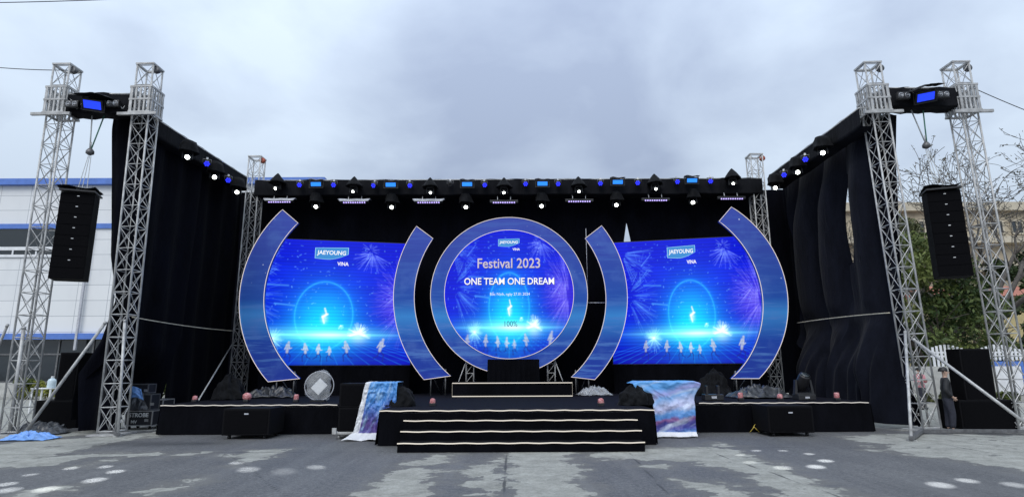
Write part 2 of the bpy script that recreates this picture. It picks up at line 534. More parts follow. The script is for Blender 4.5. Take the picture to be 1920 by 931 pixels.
# ------------------------------------------------------------------ ground: one sheet with worn patches
def build_ground():
    xs = np.concatenate([np.array([-700, -300, -150, -80, -50, -35, -25, -20]), np.arange(-17, 17.01, .075), np.array([20, 25, 35, 50, 80, 150, 300, 700])])
    ys = np.concatenate([np.array([-300, -60, -10, 0, 4, 6]), np.arange(7.2, 17.6, .06), np.array([18, 19, 20, 22, 25, 30, 40, 60, 100, 200, 500, 1500])])
    X, Y = np.meshgrid(xs, ys)
    P = np.stack([X.ravel(), Y.ravel()], 1)
    def g2(pts): return np.array([[gr(*p).x, gr(*p).y] for p in pts])
    def pseg(a, b):
        d = b - a; t = np.clip(((P - a) @ d) / max(1e-9, d @ d), 0, 1)
        return np.hypot(*(P - (a + t[:, None] * d)).T)
    def sdf(poly):
        q = g2(poly); n = len(q); dist = np.full(len(P), 1e9); ins = np.zeros(len(P), bool)
        for i in range(n):
            a, b = q[i], q[(i + 1) % n]
            dist = np.minimum(dist, pseg(a, b))
            cnd = (a[1] > P[:, 1]) != (b[1] > P[:, 1])
            with np.errstate(divide='ignore', invalid='ignore'):
                xi = a[0] + (P[:, 1] - a[1]) / (b[1] - a[1]) * (b[0] - a[0])
            ins ^= cnd & (P[:, 0] < xi)
        return np.where(ins, dist, -dist)
    pale = [
        [(952, 830), (1062, 830), (1066, 862), (1092, 880), (1080, 900), (1100, 915), (1092, 960), (948, 960), (955, 890)],
        [(842, 850), (832, 862), (806, 872), (822, 884), (800, 900), (792, 950), (640, 950), (676, 925), (716, 900), (745, 884), (765, 868), (800, 858)],
        [(938, 858), (930, 884), (944, 900), (942, 940), (885, 940), (905, 922), (868, 902), (905, 890), (880, 884), (905, 872)],
        [(1100, 848), (1240, 838), (1380, 838), (1420, 862), (1500, 888), (1530, 905), (1610, 940), (1470, 940), (1440, 910), (1400, 888), (1330, 868), (1240, 862), (1130, 862)],
        [(1285, 902), (1350, 910), (1395, 940), (1330, 940), (1340, 922)],
        [(1430, 921), (1490, 925), (1500, 940), (1440, 940)],
        [(1590, 818), (1700, 812), (1980, 818), (1980, 892), (1900, 878), (1800, 862), (1700, 850), (1650, 842), (1680, 832), (1620, 828)],
        [(-60, 838), (60, 826), (230, 816), (300, 808), (300, 814), (215, 828), (130, 845), (110, 852), (40, 868), (-60, 878)],
        [(60, 858), (150, 850), (310, 848), (300, 853), (150, 858), (80, 872), (-40, 880), (-40, 870)],
        [(330, 849), (400, 846), (370, 853), (325, 856)],
        [(395, 849), (460, 848), (470, 842), (530, 841), (520, 850), (480, 860), (440, 872), (460, 858)],
        [(270, 926), (330, 908), (378, 895), (360, 902), (318, 918), (285, 931)],
        [(30, 935), (60, 920), (130, 912), (90, 925), (40, 945)],
        [(1345, 828), (1370, 834), (1390, 838), (1350, 838)],
        [(160, 872), (200, 862), (180, 868)],
        [(1195, 872), (1240, 872), (1215, 877)],
        [(1635, 836), (1690, 848), (1640, 842)],
        [(930, 712), (2400, 712), (2400, 826), (1716, 806), (1500, 770), (1000, 760)],
        [(-600, 712), (940, 712), (880, 760), (300, 770), (230, 812), (60, 822), (-600, 840)],
    ]
    wear = np.full(len(P), -1.0)
    for i, q in enumerate(pale):
        d = sdf(q)
        if i >= 17: d = np.clip(d * .6, -1, .6)
        wear = np.maximum(wear, d)
    wear = np.clip(wear * np.where(wear > 0, 1.0, .8), -.55, .24) + np.where(P[:, 1] > 17, .3, 0)
    crack = np.full(len(P), 9.0)
    for ln in ([(953, 848), (947, 870), (951, 890), (945, 905), (952, 960)],
               [(-100, 852), (120, 851), (310, 848), (480, 847), (745, 846)], [(1225, 840), (1480, 838), (1700, 840), (2000, 841)],
               [(-60, 878), (110, 851), (225, 822), (300, 811)], [(1640, 812), (1800, 838), (1990, 872)], [(420, 849), (470, 875), (500, 905), (560, 945)], [(1180, 849), (1210, 880), (1270, 945)], [(1320, 842), (1400, 870), (1460, 890), (1600, 940)], [(1725, 818), (1990, 850)]):
        q = g2(ln)
        for a, b in zip(q[:-1], q[1:]): crack = np.minimum(crack, pseg(a, b))
    damp = np.zeros(len(P))
    for (px, py, rx, ry) in ((275, 832, 1.4, .45), (330, 831, 1.2, .4)):
        c = gr(px, py); damp = np.maximum(damp, np.exp(-(((P[:, 0] - c.x) / rx) ** 2 + ((P[:, 1] - c.y) / ry) ** 2)) * .9)
    nx, ny = len(xs), len(ys)
    me = bpy.data.meshes.new('ground')
    idx = np.arange(nx * ny).reshape(ny, nx)
    F = np.stack([idx[:-1, :-1], idx[:-1, 1:], idx[1:, 1:], idx[1:, :-1]], -1).reshape(-1, 4)
    me.from_pydata([(float(a), float(b), 0.0) for a, b in P], [], F.tolist())
    for nm, arr in (('wear', wear), ('crack', np.clip(crack, 0, 9)), ('damp', damp)):
        a = me.attributes.new(nm, 'FLOAT', 'POINT'); a.data.foreach_set('value', arr.astype(np.float32))
    me.materials.append(MATS['asphalt'])
    o = bpy.data.objects.new('ground', me); col.objects.link(o); struct(o)
build_ground()

# ------------------------------------------------------------------ factory behind on the left
FY = 40.0
def build_factory():
    xr = at(606, 340, FY).x; xl = -75.0
    zt = at(100, 337, FY).z; z1 = at(100, 348, FY).z
    t = thing('factory_building', 'white panelled factory hall with blue roof edge and dark ground floor glazing', 'building', (xl, FY, 0))
    zb2, zb2b = at(60, 420, FY).z, at(60, 429, FY).z
    zw0 = at(60, 480, FY).z
    zb3, zb3b = at(60, 625, FY).z, at(60, 636, FY).z
    MB().bx(xl, xr, FY, FY + 30, zb3b, zb2b - .001).bx(xl, xr, FY + .01, FY + 30, zb2b, zt - .3).build('wall', 'factory_panel', t)
    rf = MB().bx(xl - .3, xr + .2, FY - .35, FY + 30.3, z1, zt).build('roof_edge', 'blue_paint', t)
    MB().bx(xl, xr + .1, FY - .12, FY - .003, zb2b, zb2).build('blue_band', 'blue_paint', t)
    MB().bx(xl, xr + .1, FY - .25, FY - .003, zb3b, zb3).build('blue_band', 'blue_paint', t)
    # upper strip window, ends behind the hanging speakers
    wx1 = at(118, 450, FY).x
    w = MB().bx(xl + 1, wx1, FY - .04, FY - .003, zw0, zb2b - .02).build('window', 'dark_glass', t)
    m = MB(); zm = at(60, 466, FY).z
    m.bx(xl + 1, wx1, FY - .1, FY - .045, zm - .12, zm + .12)
    m.bx(xl + 1, wx1, FY - .1, FY - .045, zw0 - .08, zw0 + .1)
    x = wx1
    while x > xl + 2:
        m.bx(x - .1, x, FY - .1, FY - .045, zw0 + .1, zm - .12); x -= 1.6
    m.build('window_frame', 'white_paint', w)
    # ground floor glazing
    w = MB().bx(xl + 1, xr - .5, FY + .35, FY + .45, .9, zb3b).build('window', 'dark_glass', t)
    m = MB(); x = xr - 1
    while x > xl + 2:
        m.bx(x - .05, x + .05, FY + .28, FY + .348, .9, zb3b); x -= 2.3
    for z in (.95, 2.75): m.bx(xl + 1, xr - .5, FY + .27, FY + .347, z - .05, z + .05)
    m.build('window_frame', 'dull_steel', w)
    MB().bx(xl, xr, FY + .2, FY + 30, 0, .9).build('plinth', 'concrete_wall', t)
    MB().bx(xr - .5, xr, FY + .05, FY + 30, .9, zb3b).build('corner_wall', 'factory_panel', t)
    px = at(158, 560, FY).x
    m = MB().bx(px - .07, px + .07, FY - .3, FY - .15, 3.0, at(160, 430, FY).z)
    m.build('downpipe', 'visor_grey', t)
build_factory()

# ------------------------------------------------------------------ foliage
def leaf_cloud(n, fn, size, seed):
    rnd = random.Random(seed); vs = []; fs = []; att = []
    for i in range(n):
        p, sh = fn(rnd)
        a = Vector((rnd.gauss(0, 1), rnd.gauss(0, 1), rnd.gauss(0, 1))).normalized()
        b = a.cross(Vector((rnd.gauss(0, 1), rnd.gauss(0, 1), rnd.gauss(0, 1)))).normalized()
        s = size * rnd.uniform(.6, 1.4)
        k = len(vs)
        vs += [p - a * s, p + b * s * .45, p + a * s, p - b * s * .45]
        fs.append((k, k + 1, k + 2, k + 3)); att += [max(0, min(1, sh + rnd.uniform(-.25, .25)))] * 4
    m = MB(); m.add(vs, fs); return m, att
def clumps_fn(clumps):
    tot = [c[3] ** 2 for c in clumps]
    cum = np.cumsum(tot) / sum(tot)
    def fn(rnd):
        i = int(np.searchsorted(cum, rnd.random())); x, y, z, r, sh = clumps[i]
        d = Vector((rnd.gauss(0, 1), rnd.gauss(0, 1), rnd.gauss(0, 1))).normalized() * r * rnd.random() ** .4
        d.z *= .75
        return Vector((x, y, z)) + d, sh
    return fn
def branchy(m, p, d, L, r, depth, rnd, tips, spread=.55, upw=.12):
    pts = [p.copy()]; rs = [r]; q = p.copy(); dd = d.copy(); n = 4
    for i in range(n):
        dd = (dd + Vector((rnd.gauss(0, .16), rnd.gauss(0, .16), rnd.gauss(0, .1) + upw * .3))).normalized()
        q = q + dd * L / n; pts.append(q.copy()); rs.append(max(.013, r * (1 - .40 * (i + 1) / n)))
    m.path(pts, rs, 6 if r > .04 else 4)
    if depth == 0: tips.append((q, dd)); return
    for k in range(rnd.choice((2, 3, 3))):
        j = rnd.choice((2, 3, 4)) if k else 4
        sp = Vector((rnd.gauss(0, spread), rnd.gauss(0, spread), rnd.gauss(0, spread * .7) + upw))
        branchy(m, pts[j], (dd + sp).normalized(), L * rnd.uniform(.62, .82), rs[j] * .78, depth - 1, rnd, tips, spread, upw)

def leafy_tree(base, h, w, n, size, mat, label, seed, bark='bark', trunk_h=.35, sh=(.1, .8), nclump=22):
    rnd = random.Random(seed); base = Vector(base)
    t = thing('broadleaf_tree', label, 'tree', base)
    m = MB(); tips = []
    m.path([base, base + Vector((.1, 0, h * trunk_h * .5)), base + Vector((.05, .1, h * trunk_h))], [h * .03, h * .024, h * .02], 8)
    for k in range(5):
        a = k * 1.257 + rnd.random()
        branchy(m, base + Vector((.05, .1, h * trunk_h * rnd.uniform(.8, 1))), Vector((math.cos(a) * .7, math.sin(a) * .7, .8)).normalized(), h * .3, h * .012, 2, rnd, tips)
    m.build('trunk', bark, t)
    cl = []
    for i in range(nclump):
        a = rnd.uniform(0, 6.28); rr = math.sqrt(rnd.random()) * w * .42; zz = rnd.uniform(trunk_h * .75, .93)
        k = 1 - max(0, zz - .6) * 1.5
        cl.append((base.x + math.cos(a) * rr * k, base.y + math.sin(a) * rr * k, base.z + h * zz, w * rnd.uniform(.10, .19), rnd.uniform(*sh)))
    lm, att = leaf_cloud(n, clumps_fn(cl), size, seed + 1)
    lm.build('crown', mat, t, fatt=att)
    return t
leafy_tree(gr(1735, 748, .0) * 0 + Vector((at(1738, 600, 31).x, 31, 0)), 8.6, 7.0, 15000, .125, 'leaf_green', 'dense green tree rising behind the white picket fence, right of the stage', 21, trunk_h=.2, nclump=30)
leafy_tree(Vector((at(1800, 600, 35).x, 35, 0)), 7.6, 5.2, 9000, .125, 'leaf_dark', 'dark green tree behind the tall speaker box at right', 22, trunk_h=.2)
leafy_tree(Vector((at(1700, 560, 38).x, 38, 0)), 13.4, 5.2, 12000, .125, 'leaf_olive', 'taller olive green tree showing between the tower and the right line array', 25, trunk_h=.3)
leafy_tree(Vector((at(1905, 600, 37).x, 37, 0)), 9.0, 4.0, 2600, .17, 'leaf_dark', 'dark tree at the right edge of the photo beside the pale building', 27, trunk_h=.3)

def bare_tree(base, h, label, seed, lean):
    rnd = random.Random(seed); base = Vector(base)
    t = thing('bare_tree', label, 'tree', base)
    m = MB(); tips = []
    top = base + Vector((lean, 0, h * .36))
    m.path([base, base + Vector((lean * .3, .1, h * .18)), top], [h * .02, h * .016, h * .013], 8)
    for k in range(6):
        a = k * 1.05 + rnd.random() * .5
        branchy(m, top - Vector((0, 0, rnd.uniform(0, h * .1))), Vector((math.cos(a) * .75, math.sin(a) * .6, .62)).normalized(), h * .28, h * .011, 5, rnd, tips, .5, .07)
    m.build('trunk', 'bark_grey', t)
    vs, fs, att = [], [], []
    def fn(r):
        p, d = r.choice(tips); return p - d * r.uniform(0, .5) + Vector((r.gauss(0, .1), r.gauss(0, .1), r.gauss(0, .05))), .5
    lm, att = leaf_cloud(2600, fn, .075, seed)
    lm.build('crown', 'leaf_dry', t, fatt=att)
bare_tree(Vector((at(1850, 600, 34).x, 34, 0)), 14.6, 'nearly bare tree with thin spreading twigs behind the outer right tower', 31, .4)

def hedge(x0, x1, y, h, mat, n, seed, label, d=.8, yl=None):
    rnd = random.Random(seed)
    cl = [(rnd.uniform(x0, x1), y + rnd.uniform(-d / 2, d / 2), h * rnd.uniform(.25, .8), h * rnd.uniform(.25, .45), rnd.uniform(.1, .9)) for i in range(int((x1 - x0) * 2) + 4)]
    lm, att = leaf_cloud(n, clumps_fn(cl), .11, seed)
    o = lm.build('hedge', mat, None, ((x0 + x1) / 2, y, 0), fatt=att)
    tag(o, label, 'hedge')
hedge(at(20, 700, 36).x, at(205, 700, 36).x, 36.5, 1.25, 'leaf_yellow', 3800, 41, 'yellow green hedge in front of the dark factory glazing')
hedge(at(206, 700, 36).x, at(330, 700, 36).x, 36.5, 1.6, 'leaf_green', 2600, 42, 'green hedge glimpsed through the gap in the left drape')
hedge(at(1680, 740, 26.5).x, at(1800, 740, 26.5).x, 26.8, .5, 'leaf_olive', 2200, 43, 'low green hedge at the foot of the wall right of the stage')
hedge(at(1870, 740, 26.5).x, at(1960, 740, 26.5).x, 26.8, .55, 'leaf_green', 1600, 44, 'low green hedge beside the far right tower foot')

# ------------------------------------------------------------------ building and fence on the right
def build_right():
    BY = 54.0
    xl, xr = at(1572, 400, BY).x, 62.0
    zt = at(1850, 381, BY).z
    t = thing('apartment_building', 'weathered beige building with window rows behind the trees at right', 'building', (xl, BY, 0))
    MB().bx(xl, xr, BY, BY + 14, 0, zt - .8).build('wall', 'beige_render', t)
    MB().bx(xl - .4, xr + .4, BY - .5, BY + 14.4, zt - .8, zt).build('parapet', 'cream_trim', t)
    xa, xb = at(1660, 380, BY).x, at(1722, 380, BY).x
    rf = MB(); zz = at(1700, 362, BY).z
    vs = [(xa, BY + .5, zt), (xb, BY + .5, zt), (xb, BY + 8, zt), (xa, BY + 8, zt), (xa + 1, BY + 3, zz + .4), (xb - .8, BY + 3, zz + .4)]
    rf.add(vs, [(0, 1, 5, 4), (1, 2, 5), (2, 3, 4, 5), (3, 0, 4), (0, 3, 2, 1)]).build('roof', 'brown_roof', t)
    m = MB()
    for py in (452, 505, 570):
        z = at(1850, py, BY).z; m.bx(xl - .2, xr, BY - .9, BY - .003, z - .3, z + .3)
    m.build('balcony_slab', 'cream_trim', t)
    for row, (pa, pb) in enumerate(((414, 438), (494, 516), (470, 480))):
        if row == 2: continue
        for px in (1600, 1640, 1720, 1783, 1856, 1893, 1935):
            a, b = at(px, pa, BY), at(px + 26, pb, BY)
            w = MB().bx(a.x, b.x, BY - .06, BY - .003, b.z, a.z).build('window', 'dark_glass', t)
            f = MB(); 
            for xx in (a.x, (a.x + b.x) / 2, b.x): f.bx(xx - .07, xx + .07, BY - .12, BY - .065, b.z, a.z)
            for zz_ in (a.z, b.z): f.bx(a.x + .07, b.x - .07, BY - .115, BY - .065, zz_ - .07, zz_ + .07)
            f.build('window_frame', 'cream_trim', w)
    # low house with a red tiled roof in front
    HY = 42.0
    xa, xb = at(1745, 560, HY).x, at(1850, 560, HY).x
    t = thing('low_house', 'low yellow house with red tiled roof half hidden by the trees', 'house', ((xa + xb) / 2, HY, 0))
    ze = at(1800, 556, HY).z; zr = at(1800, 526, HY).z
    MB().bx(xa, xb + 10, HY, HY + 6, 0, ze).build('wall', 'yellow_wall', t)
    vs = [(xa - .5, HY - .6, ze), (xb + 10.5, HY - .6, ze), (xb + 10.5, HY + 6.6, ze), (xa - .5, HY + 6.6, ze), (xa - .5, HY + 3, zr), (xb + 10.5, HY + 3, zr)]
    MB().add(vs, [(0, 1, 5, 4), (2, 3, 4, 5), (1, 2, 5), (3, 0, 4), (0, 3, 2, 1)]).build('roof', 'roof_tile', t)
    a, b = at(1762, 590, HY), at(1785, 640, HY)
    MB().bx(a.x, b.x, HY - .05, HY - .003, b.z, a.z).build('window', 'dark_glass', t)
    # picket fence on a white and blue wall
    Y = 27.8
    x0, x1 = at(1700, 700, Y).x, 34.0
    xg = at(1757, 700, Y).x
    t = thing('picket_fence', 'white picket fence on a low white wall with blue coping', 'fence', (xg, Y, 0))
    zc, zc2, zp = at(1800, 686, Y).z, at(1800, 677, Y).z, at(1800, 650, Y).z
    MB().bx(xg - 6, x1, Y, Y + .2, 0, zc).build('base_wall', 'concrete_wall', t)
    MB().bx(at(1790, 700, Y).x, x1, Y - .03, Y + .23, zc, zc2).build('coping', 'blue_paint', t)
    MB().bx(at(1790, 700, Y).x, at(1802, 700, Y).x, Y - .05, Y - .003, .4, zc - .004).bx(at(1916, 700, Y).x, x1, Y - .05, Y - .003, .4, zc - .004).build('blue_panel', 'blue_paint', t)
    MB().bx(at(1866, 700, Y).x, at(1915, 700, Y).x, Y - .04, Y - .003, .4, zc - .004).build('white_panel', 'white_paint', t)
    m = MB(); x = xg
    i = 0
    while x < x1:
        top = zp + .12 * math.sin(i * .5) ; m.bx(x - .05, x + .05, Y + .05, Y + .09, zc2 + .05 if x > at(1790, 700, Y).x else zc, top); x += .19; i += 1
    m.build('pickets', 'white_paint', t)
    zr = at(1800, 660, Y).z
    MB().bx(xg - .1, x1, Y + .095, Y + .14, zr - .04, zr + .04).bx(xg - .1, x1, Y + .095, Y + .14, zc2 + .2, zc2 + .28).build('rail', 'white_paint', t)
build_right()
m = MB().bx(at(1640, 770, 25).x, 40, 25.6, 25.85, 0, .14)
struct(m.build('kerb', 'concrete_wall', None, (20, 25.7, 0)))
# ------------------------------------------------------------------ stage
SZ = .745                       # deck height
YW, YC, YB = 16.15, 14.0, 23.3   # wing front, centre front, back
YW = (gr(297, 812).y + gr(1638, 811).y) / 2; YC = (gr(720, 833).y + gr(1240, 835).y) / 2
xl0, xr0 = at(300, 780, YW).x, at(1634, 780, YW).x
cx0, cx1 = at(712, 765, YC).x, at(1226, 762, YC).x
def build_stage():
    t = thing('stage', 'long black carpeted stage with white light strips along its front edges', 'stage', (0, YW, 0))
    m = MB()
    out = [(xl0, YW), (cx0, YW), (cx0, YC), (cx1, YC), (cx1, YW), (xr0, YW), (xr0 + .2, YB), (xl0 - .2, YB)]
    n = len(out)
    m.add([(x, y, SZ - .06) for x, y in out] + [(x, y, SZ) for x, y in out], [tuple(range(n))[::-1], tuple(range(n, 2 * n))] + [(i, (i + 1) % n, (i + 1) % n + n, i + n) for i in range(n)])
    m.build('deck', 'carpet_black', t)
    # cloth skirt, slightly wavy, follows the outline
    m = MB()
    seg = [(xl0 - .01, YW + 5, xl0 - .01, YW), (xl0, YW, cx0, YW), (cx0, YW, cx0, YC), (cx0, YC, cx1, YC), (cx1, YC, cx1, YW), (cx1, YW, xr0, YW), (xr0 + .01, YW, xr0 + .15, YW + 5)]
    for k, (x0, y0, x1, y1) in enumerate(seg):
        d = Vector((x1 - x0, y1 - y0, 0)); L = d.length; nn = Vector((d.y, -d.x, 0)).normalized()
        def fn(u, v, x0=x0, y0=y0, d=d, L=L, nn=nn, k=k):
            s = u * L; o = .012 + .014 * (1 - v) * (math.sin(s * 2.1 + k) + .6 * math.sin(s * 5.3)) + .05 * (1 - v)
            return Vector((x0, y0, 0)) + d * u + nn * o + Vector((0, 0, .012 + (SZ - .072) * v))
        m.grid(fn, max(8, int(L * 8)), 5)
    m.build('skirt', 'skirt_black', t)
    def strip(x0, x1, y, mat='strip_dull'):
        m = MB(); pts = [(x0 + (x1 - x0) * i / 40, y - .03, SZ - .015 + .006 * math.sin(i * 1.7)) for i in range(41)]
        m.path(pts, .0125, 6); m.build('light_strip', mat, t)
    strip(xl0, at(633, 755, YW).x, YW); strip(at(1310, 752, YW).x, xr0 - .05, YW); strip(cx0, cx1, YC, 'strip_white')
    # stair
    st = thing('stage_stairs', 'wide black three step stair with white light strips up to the stage centre', 'stairs', ((cx0 + cx1) / 2, 13.5, 0))
    rows = [((745, 848), (1209, 846), .25 * SZ, 826), ((751, 803), (1203, 801), .5 * SZ, 803), ((757, 782), (1195, 780), .75 * SZ, 781)]
    ys = [gr(960, 847).y, 0, 0]
    ys[1] = ys[0] + (YC - ys[0]) * .36; ys[2] = ys[0] + (YC - ys[0]) * .7
    xsp = []
    for i, (a, b, h, py) in enumerate(rows):
        y0 = ys[i]; y1 = ys[i + 1] - .002 if i < 2 else YC - .075
        xa = at(a[0], py, y0).x; xb = at(b[0], py, y0).x
        s = MB().bx(xa, xb, y0, y1, 0, h).build('step', 'skirt_black', st, bevel=.008)
        m = MB(); pts = [(xa + (xb - xa) * k / 40, y0 - .012, h - .012 + .005 * math.sin(k * 1.3 + i)) for k in range(41)]
        m.path(pts, .0125, 6); m.build('light_strip', 'strip_white', s)
    # low riser with the lit outline
    yr = 19.6
    xa, xb = at(847, 716, yr).x, at(1074, 715, yr).x
    zt, zb = at(960, 716, yr).z, SZ
    r = thing('stage_riser', 'low black riser outlined by a white light strip below the round screen', 'platform', ((xa + xb) / 2, yr, SZ))
    MB().bx(xa, xb, yr, yr + 1.4, SZ + .002, zt).build('box', 'skirt_black', r, bevel=.01)
    m = MB(); m.path([(xa + .02, yr - .015, zb + .03), (xa + .02, yr - .015, zt - .02), (xb - .02, yr - .015, zt - .02), (xb - .02, yr - .015, zb + .03)], .015, 6, close=True)
    m.build('light_strip', 'strip_white', r)
    # draped table on the riser
    ty = yr + .35
    xa, xb = at(915, 673, ty).x, at(1010, 673, ty).x; z1 = at(960, 673, ty).z
    tb = thing('draped_table', 'table under a pleated black cloth on the riser in front of the round screen', 'table', ((xa + xb) / 2, ty + .35, zt))
    m = MB()
    ring = []
    W, D = xb - xa, .7
    per = 2 * (W + D); N = 220
    def pos(s):
        s %= per
        if s < W: return Vector((xa + s, ty, 0)), Vector((0, -1, 0))
        s -= W
        if s < D: return Vector((xb, ty + s, 0)), Vector((1, 0, 0))
        s -= D
        if s < W: return Vector((xb - s, ty + D, 0)), Vector((0, 1, 0))
        s -= W
        return Vector((xa, ty + D - s, 0)), Vector((-1, 0, 0))
    def fn(u, v):
        p, nn = pos(u * per)
        return p + nn * (.01 + .022 * (1 - v * .7) * math.sin(u * per * 38)) + Vector((0, 0, zt + .005 + (z1 - zt - .012) * v))
    m.grid(fn, N * 2, 6); m.build('pleated_cloth', 'skirt_black', tb)
    MB().bx(xa - .01, xb + .01, ty - .01, ty + D + .01, z1 - .03, z1).build('table_top', 'skirt_black', tb)
build_stage()

# ------------------------------------------------------------------ truss
def lattice(m, P, Q, w, bay, r=.016, axis='z'):
    """cross bracing on the four faces between the chords of a square truss"""
    P, Q = Vector(P), Vector(Q); d = Q - P; L = d.length; d.normalize()
    if axis == 'z': e1, e2 = Vector((1, 0, 0)), Vector((0, 1, 0))
    else: e1 = Vector((0, 0, 1)); e2 = d.cross(e1).normalized()
    h = w / 2; c = [e1 * -h + e2 * -h, e1 * h + e2 * -h, e1 * h + e2 * h, e1 * -h + e2 * h]
    n = max(1, round(L / bay))
    for i in range(n + 1):
        q = P + d * (L * i / n)
        for k in range(4):
            m.tube(q + c[k], q + c[(k + 1) % 4], r, 5)
            if i < n:
                q2 = P + d * (L * (i + 1) / n)
                m.tube(q + c[k], q2 + c[(k + 1) % 4], r * .8, 5)
                m.tube(q + c[(k + 1) % 4], q2 + c[k], r * .8, 5)
    return c
TH, TW = 10.30, .46
def make_tower(h, pulley_side, sleeve=True):
    t = thing('truss_tower', '', 'truss tower', (0, 0, 0), 'truss towers holding up the stage rig')
    hw = TW / 2
    for sx, sy in ((-1, -1), (1, -1), (1, 1), (-1, 1)):
        MB().tube((sx * hw, sy * hw, .05), (sx * hw, sy * hw, h), .026, 8).build('chord', 'galvanised_steel', t)
    m = MB(); lattice(m, (0, 0, .1), (0, 0, h - .03), TW, .60, .0125); m.build('bracing', 'galvanised_steel', t)
    MB().bx(-.4, .4, -.4, .4, 0, .04).build('base_plate', 'galvanised_steel', t)
    m = MB()
    for sx in (-1, 1): m.bx(sx * .24 - .025, sx * .24 + .025, -.265, .265, h, h + .05)
    for sy in (-1, 1): m.bx(-.215, .215, sy * .24 - .025, sy * .24 + .025, h + .002, h + .048)
    m.build('top_frame', 'galvanised_steel', t)
    p = MB(); s = pulley_side
    p.lathe([(.03, -.04), (.11, -.04), (.085, -.015), (.085, .015), (.11, .04), (.03, .04)], (s * .27, -.12, h - .12), RX(math.pi / 2), 18)
    p.build('pulley', 'orange_red' if not sleeve else 'dull_steel', t)
    if sleeve:
        z0, z1, q = 8.80, 9.58, .31
        m = MB()
        for z in (z0, (z0 + z1) / 2, z1):
            m.bx(-q, q, -q - .02, -q + .02, z - .026, z + .026); m.bx(-q, q, q - .02, q + .02, z - .026, z + .026)
            m.bx(-q - .02, -q + .02, -q + .021, q - .021, z - .026, z + .026); m.bx(q - .02, q + .02, -q + .021, q - .021, z - .026, z + .026)
        for k in range(5):
            a = -q + .06 + k * (2 * q - .12) / 4
            wv = .032 if k in (0, 4) else .024
            for sy in (-1, 1): m.bx(a - wv, a + wv, sy * q - .014, sy * q + .014, z0 + .027, z1 - .027)
            for sx in (-1, 1): m.bx(sx * q - .014, sx * q + .014, a - wv, a + wv, z0 + .027, z1 - .027)
        m.build('sleeve_block', 'galvanised_steel', t)
        MB().bx(-.55, .55, -q - .1, -q - .03, z0 - .12, z0 - .04).build('outrigger_bar', 'galvanised_steel', t)
    return t
FYT = 16.05
front = Proto(make_tower(TH, 1))
LEAN = -.022
towers = {}
for key, px, py, lab, dy, lean in (
    ('lo', 28, 818, 'outermost silver lattice tower at left, in front of the white factory', 0, -.012),
    ('li', 210, 812, 'silver lattice tower standing before the left side drape', 0, -.020),
    ('ri', 1738, 808, 'silver lattice tower standing before the right side drape', .1, -.026),
    ('ro', 1914, 806, 'outermost silver lattice tower at right, in front of the trees', .1, -.014)):
    p = at(px, py, FYT + dy)
    o = front.put(lab, (p.x, FYT + dy, 0)); o.rotation_euler = (0, lean, 0)
    towers[key] = p.x
def ttop(k, z):   # x of a leaning tower at height z
    return towers[k] + {'lo': -.012, 'li': -.020, 'ri': -.026, 'ro': -.014}[k] * z
back = Proto(make_tower(9.86, 1, False))
YBT = 22.5
XBL, XBR = at(472, 420, YBT).x, at(1424, 410, YBT).x
back.put('silver lattice tower at the rear left corner, rising above the black truss', (XBL, YBT, 0))
back.put('silver lattice tower at the rear right corner, rising above the black truss', (XBR, YBT, 0))

# chain of black cloth wrapped trusses: back and both sides
ZT, ZB = 8.86, 8.25
def wrapped_truss(name, label, P, Q, w, seed, top, bot, show=0.1, lump=0.0):
    P, Q = Vector(P), Vector(Q); d = Q - P; L = d.length; d.normalize()
    e = Vector((d.y, -d.x, 0)) * (w / 2)
    t = thing(name, label, 'truss', (P + Q) / 2)
    rnd = random.Random(seed)
    for s in (-1, 1):
        MB().tube(P + e * s * .92 + Vector((0, 0, top)), Q + e * s * .92 + Vector((0, 0, top)), .028, 8).build('chord', 'galvanised_steel', t)
    m = MB(); n = int(L / .55)
    for i in range(n + 1):
        a = P + d * L * i / n
        m.tube(a + e * .92 + Vector((0, 0, top)), a - e * .92 + Vector((0, 0, top)), .015, 5)
        if i < n:
            b = P + d * L * (i + 1) / n; s = 1 if i % 2 else -1
            m.tube(a + e * .92 * s + Vector((0, 0, top)), b - e * .92 * s + Vector((0, 0, top)), .014, 5)
            m.tube(a + e * .92 + Vector((0, 0, top)), (a + b) / 2 + e * .92 + Vector((0, 0, bot + .1)), .014, 5)
            m.tube(b + e * .92 + Vector((0, 0, top)), (a + b) / 2 + e * .92 + Vector((0, 0, bot + .1)), .014, 5)
    m.build('bracing', 'galvanised_steel', t)
    def fn(u, v):
        a = P + d * (L * u); s = u * L
        ang = v * 4
        tt = top + .035 - show * max(0, mnoise.noise(Vector((s * .55, seed, 0)))) - .02 * abs(math.sin(s * 3.1))
        bb = bot + .03 * mnoise.noise(Vector((s * .9, seed, 4)))
        wob = 1 + (.05 + lump) * mnoise.noise(Vector((s * 1.6, v * 3, seed)))
        bb += lump * 1.2 * mnoise.noise(Vector((s * 1.9, seed, 8))); tt += lump * .5 * mnoise.noise(Vector((s * 2.3, seed, 2)))
        prof = [(1, tt), (1.04, (tt + bb) / 2), (1, bb), (-1, bb), (-1, tt)]
        i = min(3, int(ang)); f = ang - i
        k = prof[i][0] * (1 - f) + prof[i + 1][0] * f; z = prof[i][1] * (1 - f) + prof[i + 1][1] * f
        return a + e * k * wob + Vector((0, 0, z))
    m = MB(); m.grid(fn, int(L * 6), 24); m.build('cloth_wrap', 'fascia_black', t)
    return t
YT0 = 22.2
wrapped_truss('lighting_truss', 'black cloth wrapped truss spanning the back of the stage', (-10.0, YT0 + .3, 0), (9.75, YT0 + .3, 0), .6, 3, ZT, ZB, .16)
XS = 10.25
wrapped_truss('lighting_truss', 'black cloth wrapped truss running back along the left side', (-XS - .15, 21.9, 0), (-XS - .45, FYT - .1, 0), .45, 5, ZT + .02, ZB + .1, .0)
